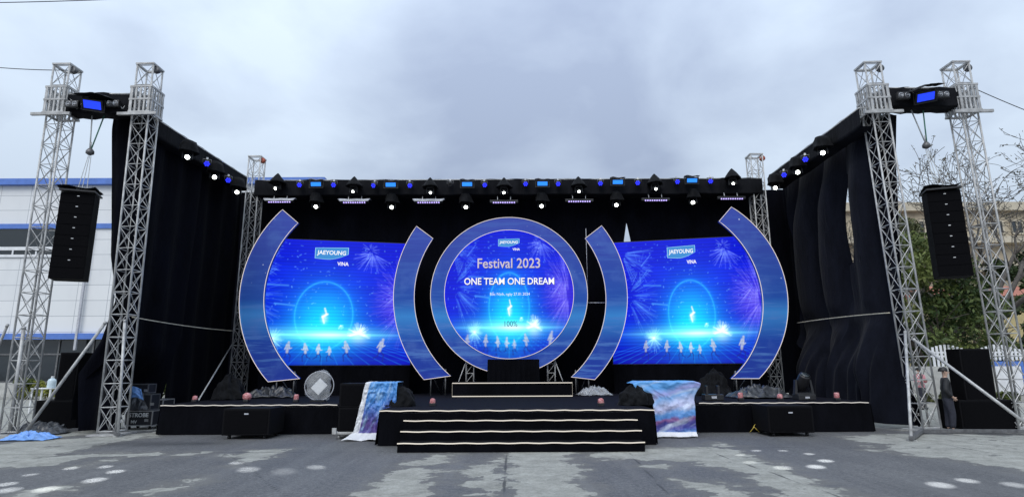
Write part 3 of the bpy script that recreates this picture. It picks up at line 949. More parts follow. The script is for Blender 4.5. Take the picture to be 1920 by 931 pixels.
wrapped_truss('lighting_truss', 'black cloth wrapped truss running back along the right side', (XS - .05, FYT - .1, 0), (XS - .05, 21.9, 0), .45, 7, ZT + .05, ZB + .1, .0)
BZT, BZB = 9.38, 8.82
wrapped_truss('lighting_truss', 'short black cloth wrapped beam between the two left towers', (ttop('lo', 9) + .28, FYT, 0), (ttop('li', 9) - .2, FYT, 0), .5, 9, BZT, BZB, .05, .16)
wrapped_truss('lighting_truss', 'short black cloth wrapped beam between the two right towers', (ttop('ri', 9) + .2, FYT + .1, 0), (ttop('ro', 9) - .25, FYT + .1, 0), .5, 13, BZT + .12, BZB + .12, .05, .16)

# ------------------------------------------------------------------ drapes
def sstep(a, b, x):
    t = max(0, min(1, (x - a) / (b - a))); return t * t * (3 - 2 * t)
def curtain(name, label, fn, nu, nv, mat='drape_black'):
    m = MB(); m.grid(fn, nu, nv)
    v = m.v[nu // 2]
    o = m.build(name, mat, None, (sum(q[0] for q in m.v) / len(m.v), sum(q[1] for q in m.v) / len(m.v), min(q[2] for q in m.v)))
    tag(o, label, 'curtain', 'black drapes around the stage'); return o
def ridge(x): return abs(math.sin(x)) ** .6
def lfold(Y, z): return .05 * math.sin(Y * 6 + .4 * math.sin(z * .5)) + .10 * mnoise.noise(Vector((Y * .7, z * .25, 1)))
ZD = 8.83
def L1(u, v):
    z = .35 + (ZD - .35) * v
    e = 18.85 - .12 * sstep(1.95, .7, z) + .4 * sstep(1.95, 2.8, z)
    Y = 16.25 + (e - 16.25) * u
    return Vector((-XS - .32 - .1 * sstep(21, 16, Y) + lfold(Y, z) - 1.0 * sstep(2.3, .9, z) * sstep(18.9, 17.9, Y), Y, z))
curtain('side_drape', 'black drape behind the left lattice tower, parted from the rear one at the bottom', L1, 60, 50)
def L2(u, v):
    z = .3 + (ZD - .3) * v
    a = 18.98 - .3 * sstep(1.9, 2.6, z)
    Y = a + (22.98 - a) * u
    return Vector((-XS - .55 + lfold(Y, z), Y, z))
curtain('side_drape', 'black drape along the rear half of the left side', L2, 80, 50)
def rfold(Y, z):
    bow = .75 * math.sin(math.pi * max(0, min(1, (z - 1) / 8)))
    k = .48 * ridge((Y - bow * 1.15) * 1.75 + .5) + .05 * mnoise.noise(Vector((Y * 1.2, z * .5, 3)))
    k *= .35 + .65 * sstep(8.7, 6.8, z)
    k *= 1 - .85 * math.exp(-((Y - 18.1) / .55) ** 2)
    pinch = math.exp(-((z - 3.1) / .35) ** 2)
    k = k * (1 - .75 * pinch) + .16 * pinch
    fl = sstep(3.0, 1.4, z)
    k += fl * (.30 + .32 * ridge(Y * 1.25 + .3 + .25 * z) + .05 * math.sin(Y * 17 + z * 2))
    return k
def redge(z): return 18.17 - (z - 4.9) * .115
def rw(z): return .17 * math.sin(math.pi * (z - 4.75) / 2.85) if 4.75 < z < 7.6 else -.16
def R1(u, v):
    z0 = .12 + .5 * sstep(.2, 1.0, u); z = z0 + (ZD - z0) * v
    e = redge(z) - rw(z)
    Y = 16.25 + (e - 16.25) * u
    k = rfold(Y, z) * sstep(-.1, .5, u)
    return Vector((XS + .38 - k, Y, z))
curtain('side_drape', 'black drape behind the right lattice tower, beside a narrow lit slit', R1, 110, 90, 'drape_black_lit')
def R2(u, v):
    z = .3 + (ZD - .3) * v
    e = redge(z) + rw(z) + .36; b = 22.1 - (.75 * math.sin(math.pi * (z - .6) / 1.9) if .6 < z < 2.5 else 0)
    Y = e + (b - e) * u
    return Vector((XS + .58 - rfold(Y, z), Y, z))
curtain('side_drape', 'black drape with long curved folds along the rear half of the right side', R2, 160, 90, 'drape_black_lit')
def R3(u, v):
    z = .3 + (ZD - .3) * v
    Y = 22.3 + .7 * u
    return Vector((XS + .62 - .1 * math.sin(Y * 9), Y, z))
curtain('side_drape', 'narrow black drape strip in the rear right corner', R3, 16, 30)
def ret(side):
    s = -1 if side == 'l' else 1
    yy = FYT + (.25 if s < 0 else .35)
    pin = (at(207, 240, yy), at(207, 480, yy), at(218, 560, yy), at(190, 640, yy), at(150, 700, yy), at(150, 800, yy)) if s < 0 else (at(1682, 210, yy), at(1686, 400, yy), at(1690, 560, yy), at(1694, 660, yy), at(1708, 730, yy), at(1735, 806, yy))
    zs = [p.z for p in pin]; xs = [p.x for p in pin]
    top = 8.9
    xin = towers['li'] + .05 if s < 0 else towers['ri'] - .15
    def fn(u, v):
        z = .08 + (top - .08) * v
        xe = float(np.interp(-z, [-q for q in zs], xs))
        xi = xin + LEAN * z
        x = xi + (xe - xi) * u
        return Vector((x, yy + .06 * math.sin(u * 11 + z * .4) + .05 * mnoise.noise(Vector((u * 3, z * .6, s))), z))
    return fn
curtain('return_drape', 'narrow black drape hanging from the left beam beside the tower, spread at the bottom', ret('l'), 24, 60)
curtain('return_drape', 'narrow black drape hanging from the right beam beside the tower', ret('r'), 24, 60)
ps = at(1174, 418, 23.05)
zs0 = at(1174, 452, 23.05).z
def slit(z):
    if z > ps.z: return -.02
    return .13 * min(1, (ps.z - z) / (ps.z - zs0)) if z > zs0 - 1.2 else -.02
def bfold(X, z): return .05 * math.sin(X * 5.1) + .06 * mnoise.noise(Vector((X * .8, z * .3, 7)))
def B1(u, v):
    z = .7 + (8.65 - .7) * v; xe = ps.x - slit(z); X = -10.9 + (xe + 10.9) * u
    return Vector((X, 23.05 + bfold(X, z), z))
def B2(u, v):
    z = .7 + (8.65 - .7) * v; xe = ps.x + slit(z); X = xe + (11.0 - xe) * u
    return Vector((X, 23.05 + bfold(X, z), z))
curtain('backdrop', 'wide black backdrop behind the left and round screens', B1, 220, 120)
curtain('backdrop', 'black backdrop behind the right screen, open in a small bright slit', B2, 90, 120)
def rope(label, P, Q, sag, r=.022, mat='rope_pale', name='rope', cat='rope'):
    P, Q = Vector(P), Vector(Q); pts = []
    for i in range(25):
        t = i / 24; p = P.lerp(Q, t); p.z -= sag * 4 * t * (1 - t); pts.append(p)
    o = MB().path(pts, r, 6).build(name, mat, None, (P + Q) / 2); tag(o, label, cat); return o
rope('pale rope strung across the left side drape', atX(248, 594, -XS + .02), atX(441, 620, -XS + .1), .05, .016)
rope('pale rope strung across the right side drape', atX(1495, 605, XS - .30), atX(1668, 586, XS - .15), -.03, .016)

# ------------------------------------------------------------------ lamps on the trusses
def make_head(hat):
    t = thing('moving_head_lamp', '', 'stage light', (0, 0, 0), 'moving head lamps with black rain covers')
    if hat:
        m = MB(); m.lathe([(.015, .27), (.06, .22), (.17, .08), (.29, -.09), (.31, -.14), (.26, -.13), (.02, .12)], (0, 0, 0), None, 22, .28, 2.0)
        m.build('rain_cover', 'cover_black', t)
        zb = -.10
    else:
        m = MB(); m.lathe([(.05, .10), (.19, .07), (.235, -.05), (.25, -.2), (.29, -.27), (.30, -.30), (.24, -.28), (.02, 0)], (0, 0, 0), None, 22, .26, 5.0)
        m.build('rain_cover', 'cover_black', t)
        zb = -.2
    MB().box((0, 0, zb), (.26, .26, .12)).build('base', 'black_metal', t, bevel=.015)
    m = MB()
    for s in (-1, 1): m.box((s * .135, 0, zb - .17), (.035, .10, .24))
    m.box((0, 0, zb - .075), (.30, .12, .03))
    m.build('yoke', 'black_metal', t)
    hz = zb - .20
    M = aim((0, -.86, -.52))
    h = MB().lathe([(.05, -.16), (.095, -.13), (.105, .0), (.11, .13), (.10, .15)], (0, 0, hz), M, 18).build('head', 'black_plastic', t)
    c = Vector((0, 0, hz)) + M @ Vector((0, 0, .152))
    r = .046 if hat else .066
    MB().lathe([(r, 0), (r * .9, .012), (r * .5, .022), (.004, .026)], c, M, 18).build('lens', 'lens_white', h)
    MB().tube((0, .1, zb), (0, .3, zb + .1), .02, 6).build('clamp', 'dull_steel', t)
    t['_lz'] = c.z
    return t
def del_lz(t):
    z = t['_lz']; del t['_lz']; return z
th = make_head(True); TLZ = del_lz(th); top_head = Proto(th)
bh = make_head(False); BLZ = del_lz(bh); low_head = Proto(bh)
heads = {}
YL = YT0 - .28
for i, (px, py) in enumerate(((519, 355), (663, 361), (806, 363), (945, 363), (1085, 361), (1228, 356), (1374, 346))):
    p = at(px, py, YL)
    o = top_head.put('%s lamp from the left with a pointed black cover along the back truss' % NTH[i], (p.x, YL, p.z - TLZ), random.uniform(-.35, .35))
    heads['t%d' % i] = o
for i, (px, py) in enumerate(((592, 389), (734, 390), (873, 390), (1016, 388), (1156, 386), (1300, 381))):
    p = at(px, py, YT0 + .1)
    o = low_head.put('%s lamp from the left in a crumpled black cover hanging under the back truss' % NTH[i], (p.x, YT0 + .1, p.z - BLZ), random.uniform(-.1, .1) - math.atan2(p.x, 22))
    heads['b%d' % i] = o
for i, (px, py) in enumerate(((351, 297), (402, 334), (444, 362))):
    p = atX(px, py, -XS + .3)
    o = low_head.put('%s lamp from the front in a black cover under the left side truss' % NTH[i], (p.x, p.y, p.z - BLZ), math.atan2(-p.x, p.y))
    heads['l%d' % i] = o
for i, (px, py) in enumerate(((1543, 289), (1496, 325), (1454, 354))):
    p = atX(px, py, XS - .55)
    o = low_head.put('%s lamp from the front in a black cover under the right side truss' % NTH[i], (p.x, p.y, p.z - BLZ), math.atan2(-p.x, p.y))
    heads['r%d' % i] = o

def make_par(mat):
    t = thing('par_can', '', 'stage light', (0, 0, 0), 'blue par lamps on the trusses')
    M = aim((0, -.9, -.45))
    b = MB().lathe([(.06, .12), (.095, .08), (.105, -.08), (.10, -.09)], (0, 0, 0), aim((0, .9, .45)), 18).build('housing', 'black_metal', t)
    c = M @ Vector((0, 0, .095))
    m = MB()
    for k in range(6):
        a = k * math.pi / 3; m.lathe([(.030, 0), (.026, .008), (.004, .010)], c + M @ Vector((.062 * math.cos(a), .062 * math.sin(a), 0)), M, 10)
    m.lathe([(.022, 0), (.018, .008), (.004, .010)], c, M, 10)
    m.build('lens', mat, b)
    MB().path([(-.12, 0, 0), (-.12, .02, .14), (.12, .02, .14), (.12, 0, 0)], .012, 6).build('bracket', 'dull_steel', t)
    MB().box((0, .04, .17), (.06, .08, .07)).build('clamp', 'aluminium', t)
    return t
par = Proto(make_par('par_blue'))
for i, (px, py) in enumerate(((562, 346), (626, 346), (702, 347), (768, 347), (908, 346), (985, 344), (1046, 344), (1126, 343), (1196, 342), (1269, 340), (1332, 339))):
    p = at(px, py, YL + .05)
    par.put('%s blue lamp from the left among the round ones on the back truss' % NTH[i], p, random.uniform(-.3, .3))
for i, (px, py) in enumerate(((388, 306), (428, 337))):
    p = atX(px, py, -XS + .22); par.put('%s blue lamp from the front under the left side truss' % NTH[i], p, math.atan2(-p.x, p.y))
for i, (px, py) in enumerate(((1510, 298), (1470, 327))):
    p = atX(px, py, XS - .5); par.put('%s blue lamp from the front under the right side truss' % NTH[i], p, math.atan2(-p.x, p.y))
po = make_par('black_plastic'); del po['group']; Proto(po).put('unlit round lamp between two covered lamps left of the centre of the back truss', at(844, 345, YL + .05), 0)

def make_strobe(mat, w, h, visor):
    t = thing('strobe_panel', '', 'stage light', (0, 0, 0), 'glowing blue strobe panels on the trusses')
    M = RX(.35)
    b = MB().box((0, 0, 0), (w + .1, .1, h + .08), M).build('housing', 'black_metal', t, bevel=.012)
    c = M @ Vector((0, -.054, 0))
    m = MB(); m.box(c, (w, .006, h), M); p = m.build('light_panel', mat, b)
    m = MB()
    for k in range(3): m.box(c + M @ Vector((0, -.006, -h / 2 + h * (k + .5) / 3)), (w, .006, .006), M)
    m.build('grid_bars', 'par_blue', p)
    if visor:
        m = MB(); m.grid(lambda u, v: Vector(((u - .5) * (w + .2) , -.12 + v * .22, h * .5 + .075 + .02 * math.sin(u * 9) + .015 * math.sin(v * 5 + u * 4))), 14, 5)
        m.build('visor', 'visor_grey', t, solid=.012)
    m = MB()
    for s in (-1, 1): m.box((s * (w / 2 + .075), .02, .0), (.02, .06, h + .12))
    m.box((0, .02, -(h / 2 + .065)), (w + .17, .06, .02))
    m.build('yoke', 'black_metal', t)
    return t
stb = Proto(make_strobe('strobe_cyan', .38, .15, True))
for i, (px, py) in enumerate(((593, 345), (733, 346), (876, 345), (1017, 344), (1158, 341), (1297, 338))):
    stb.put('%s bright blue panel from the left on the back truss, under a pale visor' % NTH[i], at(px, py, YL - .02), 0)
s2 = make_strobe('strobe_blue', .46, .22, False)
m = MB(); m.grid(lambda u, v: Vector(((u - .5) * .95, -.22 + v * .5, .22 + .1 * (1 - abs(u - .6) * 2) + .04 * mnoise.noise(Vector((u * 4, v * 3, 1))))), 14, 8)
m.build('rain_cover', 'cover_black', s2, solid=.012)
stf = Proto(s2)
stf.put('blue panel lamp on the short beam between the left towers', at(175, 196, FYT - .45), .12).rotation_euler = (.25, .12, .12)
stf.put('blue panel lamp on the short beam between the right towers', at(1734, 181, FYT - .4), -.12).rotation_euler = (.3, -.16, -.12)

def make_blinder():
    t = thing('blinder_lamp', '', 'stage light', (0, 0, 0), 'unlit twin blinder lamps on the short beams')
    b = MB().box((0, 0, 0), (.36, .12, .2)).build('housing', 'black_metal', t, bevel=.02)
    for s in (-1, 1):
        l = MB().lathe([(.075, 0), (.07, .015), (.05, -.01), (.004, -.02)], (s * .088, -.062, 0), aim((0, -1, -.15)), 16).build('lamp', 'lamp_glass_off', b)
    MB().tube((0, .06, .05), (0, .2, .12), .02, 6).build('clamp', 'dull_steel', t)
    return t
bl = Proto(make_blinder())
for lab, px, py in (('left twin lamp on the short beam between the left towers', 137, 196), ('right twin lamp on the short beam between the left towers', 213, 195),
                    ('left twin lamp on the short beam between the right towers', 1693, 180), ('right twin lamp on the short beam between the right towers', 1766, 178)):
    bl.put(lab, at(px, py, FYT - .34), 0)

def make_bar(grey):
    t = thing('led_bar', '', 'stage light', (0, 0, 0), 'bars of small violet lamps under the back truss')
    b = MB().box((0, 0, 0), (1.08, .12, .11)).build('housing', 'black_metal', t, bevel=.012)
    M = aim((0, -.8, -.6))
    for k in range(10):
        MB().lathe([(.031, 0), (.026, .014), (.004, .02)], ((k - 4.5) * .088, -.062, -.05), M, 10).build('diode', 'diode_violet', b)
    if grey:
        m = MB(); m.grid(lambda u, v: Vector(((u - .5) * (1.24 - .16 * max(0, v * 2 - 1)), .1 - .2 * min(1, v * 2) - .03 * max(0, v * 2 - 1), .085 - .105 * max(0, v * 2 - 1) + .008 * math.sin(u * 14))), 24, 8)
        m.build('rain_cover', 'visor_grey', t, solid=.006)
    for s in (-1, 1): MB().tube((s * .25, 0, .056), (s * .25, .05, .22), .017, 6).build('bracket', 'aluminium', t)
    return t
ga, gb = Proto(make_bar(True)), Proto(make_bar(False))
for i, (px, py) in enumerate(((525, 377), (665, 378), (804, 378), (945, 378), (1086, 376), (1229, 374), (1371, 371))):
    (ga if i < 3 else gb).put('%s bar of violet lamps from the left under the back truss%s' % (NTH[i], ', under a pale cover' if i < 3 else ''), at(px, py, YT0 - .12), 0)

# beams of some lamps reach the asphalt as small bright spots
def beam(head, lz, targets, energy, size):
    hd = heads[head]
    Rm = Matrix.Rotation(-hd.rotation_euler.z, 3, 'Z')
    src = Vector((0, -.2, lz - .1))
    wsrc = hd.location + Matrix.Rotation(hd.rotation_euler.z, 3, 'Z') @ src
    for (px, py, k, s) in targets:
        tgt = gr(px, py); dv = Rm @ (tgt - wsrc)
        ld = bpy.data.lights.new('beam', 'SPOT'); ld.energy = energy * k * ((tgt - wsrc).length / 12) ** 2; ld.spot_size = R(size * s * 1.0); ld.spot_blend = 1.0; ld.shadow_soft_size = .004; ld.color = (.92, .97, 1)
        lo = bpy.data.objects.new('beam', ld); col.objects.link(lo); lo.parent = hd
        lo.location = src; lo.rotation_euler = dv.to_track_quat('-Z', 'Y').to_euler()
E = 1.25e4
beam('l0', BLZ, [(10, 907, 1, 1), (14, 918, 1, 1.1), (57, 889, .7, .8), (88, 916, 1, 1.1)], E, 1.75)
beam('l1', BLZ, [(133, 877, .9, .8), (198, 874, .8, .8), (217, 883, 1, .9), (178, 899, 1, 1)], E, 1.75)
beam('t0', TLZ, [(443, 867, .45, .8), (466, 879, .45, 1.1), (533, 883, .16, 1.2), (577, 851, .3, .8), (612, 861, .35, .8), (593, 875, .4, .9)], E, 1.6)
beam('r1', BLZ, [(1418, 844, .8, .8), (1468, 844, .6, .8), (1388, 852, .6, .7), (1517, 850, .8, .8), (1405, 866, .5, .9), (1467, 876, .7, 1.0), (1548, 863, 1, 1.0), (1530, 874, 1, 1.05)], E, 1.6)
beam('r0', BLZ, [(1763, 908, 1, 1.15), (1813, 900, 1, 1.0), (1903, 908, .8, 1.1)], E, 1.7)
# ------------------------------------------------------------------ LED picture, computed as a colour per point
class Art:
    """x in units of the picture height (0 = middle of the glow), y from the top (0..1)"""
    X0, X1 = -.90, .80
    def __init__(s, H=300):
        s.H = H; s.W = int(H * (s.X1 - s.X0))
        xs = s.X0 + (np.arange(s.W) + .5) / H; ys = (np.arange(H) + .5) / H
        s.x, s.y = np.meshgrid(xs, ys)
        s.im = np.zeros((H, s.W, 3))
    def add(s, a, c): s.im += a[..., None] * np.array(c)
    def over(s, a, c): s.im = s.im * (1 - a[..., None]) + a[..., None] * np.array(c)
    def line(s, x0, y0, x1, y1, w, c, amt=1.0, add=True, w1=None):
        mg = max(w, w1 or 0) * 3
        i0 = max(0, int((min(x0, x1) - mg - s.X0) * s.H)); i1 = min(s.W, int((max(x0, x1) + mg - s.X0) * s.H) + 2)
        j0 = max(0, int((min(y0, y1) - mg) * s.H)); j1 = min(s.H, int((max(y0, y1) + mg) * s.H) + 2)
        if i1 <= i0 or j1 <= j0: return
        X = s.x[j0:j1, i0:i1]; Y = s.y[j0:j1, i0:i1]
        dx, dy = x1 - x0, y1 - y0; L = dx * dx + dy * dy + 1e-9
        t = np.clip(((X - x0) * dx + (Y - y0) * dy) / L, 0, 1)
        d = np.hypot(X - x0 - t * dx, Y - y0 - t * dy)
        ww = w if w1 is None else w + (w1 - w) * t
        a = np.clip(1.5 - d / ww, 0, 1) * amt
        if add: s.im[j0:j1, i0:i1] += a[..., None] * np.array(c)
        else: s.im[j0:j1, i0:i1] = s.im[j0:j1, i0:i1] * (1 - a[..., None]) + a[..., None] * np.array(c)

def paint():
    A = Art(); rnd = random.Random(5); x, y = A.x, A.y
    def low(sc, seed):
        H, W = x.shape; out = np.zeros_like(x)
        for o in range(3):
            g = np.random.RandomState(seed + o).rand(int(sc * 2 ** o) + 3, int(sc * 1.3 * 2 ** o) + 3)
            yy = np.linspace(0, g.shape[0] - 1.001, H); xx = np.linspace(0, g.shape[1] - 1.001, W)
            yi = yy.astype(int); xi = xx.astype(int); fy = (yy - yi)[:, None]; fx = (xx - xi)[None]
            fy = fy * fy * (3 - 2 * fy); fx = fx * fx * (3 - 2 * fx)
            out += (g[yi][:, xi] * (1 - fy) * (1 - fx) + g[yi + 1][:, xi] * fy * (1 - fx) + g[yi][:, xi + 1] * (1 - fy) * fx + g[yi + 1][:, xi + 1] * fy * fx) / 2 ** o
        return out / 1.75
    nz = low(5, 1)
    r = np.hypot(x * .95, (y - .62))
    A.add(np.ones_like(x), (.002, .009, .78))
    A.add(np.exp(-(r / .36) ** 2), (.0, .075, .32))
    A.add(np.clip(nz - .5, 0, 1), (.004, .02, .45))
    A.im *= (1 - .45 * np.clip((y - .80) * 4, 0, 1) * (np.abs(x) > .0))[..., None]
    A.add(np.exp(-(np.hypot(x * .85, y - .70) / .19) ** 2), (.0, .60, .4))
    A.add(np.exp(-(np.hypot(x, y - .60) / .22) ** 2), (.0, .20, .3))
    # thin ring of light
    rr = np.hypot(x / .235, (y - .61) / .27)
    A.add(np.exp(-((rr - 1) / .022) ** 2) * np.clip(1.15 - y * .6, 0, 1), (.03, .26, .5))
    A.add(np.exp(-((rr - 1) / .075) ** 2), (.0, .08, .2))
    # horizon flare
    A.add(np.exp(-((y - .765) / .012) ** 2) * np.exp(-(x / .50) ** 2), (.15, .6, .75))
    A.add(np.exp(-((y - .762) / .048) ** 2) * np.exp(-(x / .40) ** 2), (.20, .72, .5))
    A.add(np.exp(-((y - .765) / .022) ** 2) * np.exp(-((x - .05) / .15) ** 2), (.55, .30, .25))
    A.add(np.exp(-((y - .77) / .085) ** 2) * np.exp(-(x / .55) ** 2), (.0, .30, .3))
    def burst(cx, cy, n, r0, r1, c, amt, a0=0, a1=6.283, w=.0032, asp=1.0, seed=0):
        q = random.Random(seed)
        for i in range(n):
            a = q.uniform(a0, a1); ra = r0 * q.uniform(.6, 1.4); rb = r1 * q.uniform(.45, 1.0)
            if rb < ra + .02: rb = ra + .02
            A.line(cx + ra * math.cos(a), cy + ra * math.sin(a) * asp, cx + rb * math.cos(a), cy + rb * math.sin(a) * asp + .01, w * q.uniform(.6, 1.5), c, amt * q.uniform(.35, 1))
    # fireworks
    burst(.38, .10, 60, .03, .17, (.12, .18, .55), .6, .3, 3.3, .0024, seed=1)
    burst(.36, .07, 30, .02, .10, (.14, .22, .55), .5, w=.0024, seed=2)
    burst(.70, .52, 170, .06, .36, (.16, .15, .40), .30, 1.6, 4.75, .0022, seed=3)
    burst(.66, .38, 90, .06, .28, (.14, .15, .42), .36, 1.4, 4.8, .0022, seed=4)
    A.add(np.exp(-(np.hypot((x - .62) / .9, y - .52) / .17) ** 2), (.06, .02, .10))
    burst(-.66, .46, 60, .10, .36, (.10, .32, .62), .36, -.9, 1.25, .0024, seed=6)
    burst(-.70, .10, 44, .06, .36, (.10, .28, .62), .3, -.2, 1.2, .0024, seed=7)
    burst(-.52, .23, 26, .05, .18, (.10, .26, .6), .5, seed=8)
    A.line(-.48, .37, -.30, .375, .006, (.1, .4, .6), .5); A.line(-.40, .52, -.24, .535, .006, (.1, .45, .6), .5)
    burst(.29, .755, 120, .005, .10, (.45, .6, .62), .5, 3.0, 6.6, .003, seed=9)
    A.add(np.exp(-(np.hypot((x - .29) / 1.05, (y - .77) / .85) / .062) ** 2), (.42, .40, .42))
    burst(-.40, .80, 120, .005, .11, (.20, .50, .66), .4, 0, 6.28, .003, seed=10)
    A.add(np.exp(-(np.hypot((x + .40), (y - .79) / .9) / .055) ** 2), (.20, .36, .36))
    burst(.14, .69, 14, .0, .022, (.3, .6, .6), .7, seed=12)
    # small lights scattered over the upper half
    for i in range(260):
        px, py = rnd.uniform(A.X0, A.X1), rnd.uniform(.02, .72)
        A.line(px, py, px + rnd.gauss(0, .006), py + rnd.gauss(0, .004), rnd.uniform(.002, .0042), (.14, .4, .62), rnd.uniform(.15, .7))
    # white spark in the middle of the ring
    for (a, b, c_, d) in ((.005, .555, .02, .60), (.02, .60, -.012, .62), (-.012, .62, .004, .67), (.0, .62, .03, .60)):
        A.line(a, b, c_, d, .0065, (.8, .55, .55), .9)
    A.add(np.exp(-(np.hypot(x - .005, (y - .635) / 1.4) / .022) ** 2), (.55, .45, .5))
    # floor lines running to the horizon
    for i in range(-9, 10):
        A.line(i * .035, .80, i * .14, 1.02, .0022, (.01, .20, .40), .5, w1=.003)
    for yy in (.845, .90, .965): A.line(A.X0, yy, A.X1, yy, .0028, (.01, .12, .3), .35)
    # runners
    def runner(cx, s, lean, lit, flip=1):
        cb = (.80 * lit, .88 * lit, 1.0 * lit); s = s * .82; dk = (.01, .025, .36)
        foot = .97; hip = foot - .075 * s; sh = hip - .052 * s; f = flip
        P = lambda dx, yv: (cx + dx * s * f, yv)
        ov = dict(add=False)
        A.line(*P(0, hip), *P(.028, hip + .032 * s), .006 * s, dk, .8, w1=.005 * s, **ov); A.line(*P(.028, hip + .032 * s), *P(.022, foot), .0042 * s, dk, .8, **ov)
        A.line(*P(0, hip), *P(-.014, hip + .038 * s), .006 * s, dk, .8, w1=.005 * s, **ov); A.line(*P(-.014, hip + .038 * s), *P(-.045, hip + .055 * s), .004 * s, dk, .8, **ov)
        A.line(*P(0, hip + .002), *P(lean * .4, sh), .0095 * s, cb, .7, w1=.0135 * s, **ov)
        A.line(*P(lean * .4 + .010, sh), *P(.020, sh + .028 * s), .0042 * s, cb, .8, **ov); A.line(*P(.020, sh + .028 * s), *P(.036, sh + .022), .0036 * s, cb, .7, **ov)
        A.line(*P(lean * .4 - .010, sh), *P(-.019, sh + .032 * s), .0042 * s, cb, .8, **ov)
        A.line(*P(lean * .6 + .004, sh - .022 * s), *P(lean * .6 + .004, sh - .018 * s), .0085 * s, cb, .75, **ov)
    for cx, s, ln, li, f in ((-.49, 1.2, .01, .7, 1), (-.275, 1.2, .01, .8, 1), (-.13, 1.1, .01, .95, -1), (-.03, 1.05, .0, 1, 1), (.06, .9, .0, .9, -1), (.20, 1.25, .02, .85, -1), (.47, 1.4, .03, .85, 1)):
        runner(cx, s, ln, li, f)
    A.im = np.clip(A.im, 0, None)
    # soft clip towards white and the fine line pattern of the modules
    A.im = A.im / (1 + .25 * np.clip(A.im - .75, 0, None))
    A.im *= (.90 + .10 * np.sin(A.y * 2 * math.pi * 37))[..., None] * (.97 + .03 * np.sin(A.y * 2 * math.pi * 9 + 1))[..., None]
    A.im = np.clip(A.im, 0, 1.05)
    return A
ART = paint()
def art_at(X, Y):
    i = np.clip((X - Art.X0) * ART.H - .5, 0, ART.W - 1.001); j = np.clip(Y * ART.H - .5, 0, ART.H - 1.001)
    a, b = i.astype(int), j.astype(int); fx, fy = (i - a)[:, None], (j - b)[:, None]
    im = ART.im
    c = im[b, a] * (1 - fx) * (1 - fy) + im[b, a + 1] * fx * (1 - fy) + im[b + 1, a] * (1 - fx) * fy + im[b + 1, a + 1] * fx * fy
    return np.concatenate([c, np.ones((len(c), 1))], 1)

def logo(parent, cx, cz, w, y, asp=.40):
    """plate with a curved lower edge, name on it, second line under its right end"""
    h = w * asp
    pts = [(cx - w / 2, cz - h * .38), (cx - w / 2, cz + h * .42), (cx + w / 2, cz + h * .5), (cx + w / 2, cz - h * .02)]
    for k in range(1, 9):
        a = k / 9; pts.append((cx + w / 2 - w * a, cz - h * .02 - h * .48 * math.sin(min(1, a * 1.5) * math.pi / 2) + h * .12 * a * a))
    big = [(cx + (px - cx) * 1.035, cz + (pz - cz) * 1.07) for px, pz in pts]
    lp = MB().prism(big, y - .003, y).build('logo_plate', 'logo_edge', parent)
    MB().prism(pts, y - .006, y - .0035).build('logo_field', 'logo_plate', lp)
    P = wloc(parent)
    o = Vector((cx, y - .010, cz + h * .06)) - P
    letters('JAEYOUNG', h * .4625, 'text_white', parent, o, bold=h * .0087, shear=.08, sx=.94 * .40 / asp)
    letters('VINA', h * .41, 'text_white', parent, Vector((cx + w * .36, y - .008, cz - h * .82)) - P, bold=h * .0087, sx=.9 * .40 / asp)

LH, LZ = 4.47, 1.79
def make_led(label, pa, pb, goff, loff, xs, lw):
    """goff: where along the screen the middle of the glow lies; loff: where the logo lies"""
    d = pb - pa; c = (pa + pb) / 2; LW = math.hypot(d.x, d.y)
    t = thing('led_screen', label, 'screen', (0, 0, 0), 'big rectangular LED screens')
    MB().bx(-LW / 2 - .03, LW / 2 + .03, .02, .22, LZ - .03, LZ + LH + .03).build('cabinet', 'black_metal', t)
    m = MB(); m.grid(lambda u, v: Vector(((u - .5) * LW, 0, LZ + LH * v)), 330, 270, False)
    V = np.array(m.v); m.build('display', 'led_pixels', t, cols=art_at((V[:, 0] - (goff - .5) * LW) / LH / xs, 1 - (V[:, 2] - LZ) / LH))
    m = MB(); m.grid(lambda u, v: Vector(((u - .5) * LW, .04 + .02 * math.sin(u * 70), SZ + .01 + (LZ - .04 - SZ) * v)), 160, 3)
    m.build('skirt', 'skirt_black', t)
    logo(t, (loff - .5) * LW, LZ + LH * .893, lw, -.006, .40 * 1.14 / lw)
    t.location = (c.x, c.y, 0); t.rotation_euler = (0, 0, math.atan2(d.y, d.x))
make_led('big blue LED screen with fireworks and runners left of the round screen', at(494, 570, 20.9), at(772, 570, 22.0), .40, .43, .95, 1.14)
make_led('big blue LED screen with fireworks and runners right of the round screen', at(1146, 570, 22.0), at(1428, 570, 20.8), .545, .50, .76, .96)

def circ3(p, q, r, n):
    ax, ay = p; bx_, by = q; cx, cy = r
    d = 2 * (ax * (by - cy) + bx_ * (cy - ay) + cx * (ay - by))
    ux = ((ax * ax + ay * ay) * (by - cy) + (bx_ * bx_ + by * by) * (cy - ay) + (cx * cx + cy * cy) * (ay - by)) / d
    uy = ((ax * ax + ay * ay) * (cx - bx_) + (bx_ * bx_ + by * by) * (ax - cx) + (cx * cx + cy * cy) * (bx_ - ax)) / d
    R_ = math.hypot(ax - ux, ay - uy)
    a0, a1, a2 = (math.atan2(y - uy, x - ux) for x, y in (p, q, r))
    def unw(a, ref):
        while a - ref > math.pi: a -= 2 * math.pi
        while a - ref < -math.pi: a += 2 * math.pi
        return a
    a1 = unw(a1, a0); a2 = unw(a2, a1)
    return [(ux + R_ * math.cos(a0 + (a2 - a0) * i / n), uy + R_ * math.sin(a0 + (a2 - a0) * i / n)) for i in range(n + 1)]
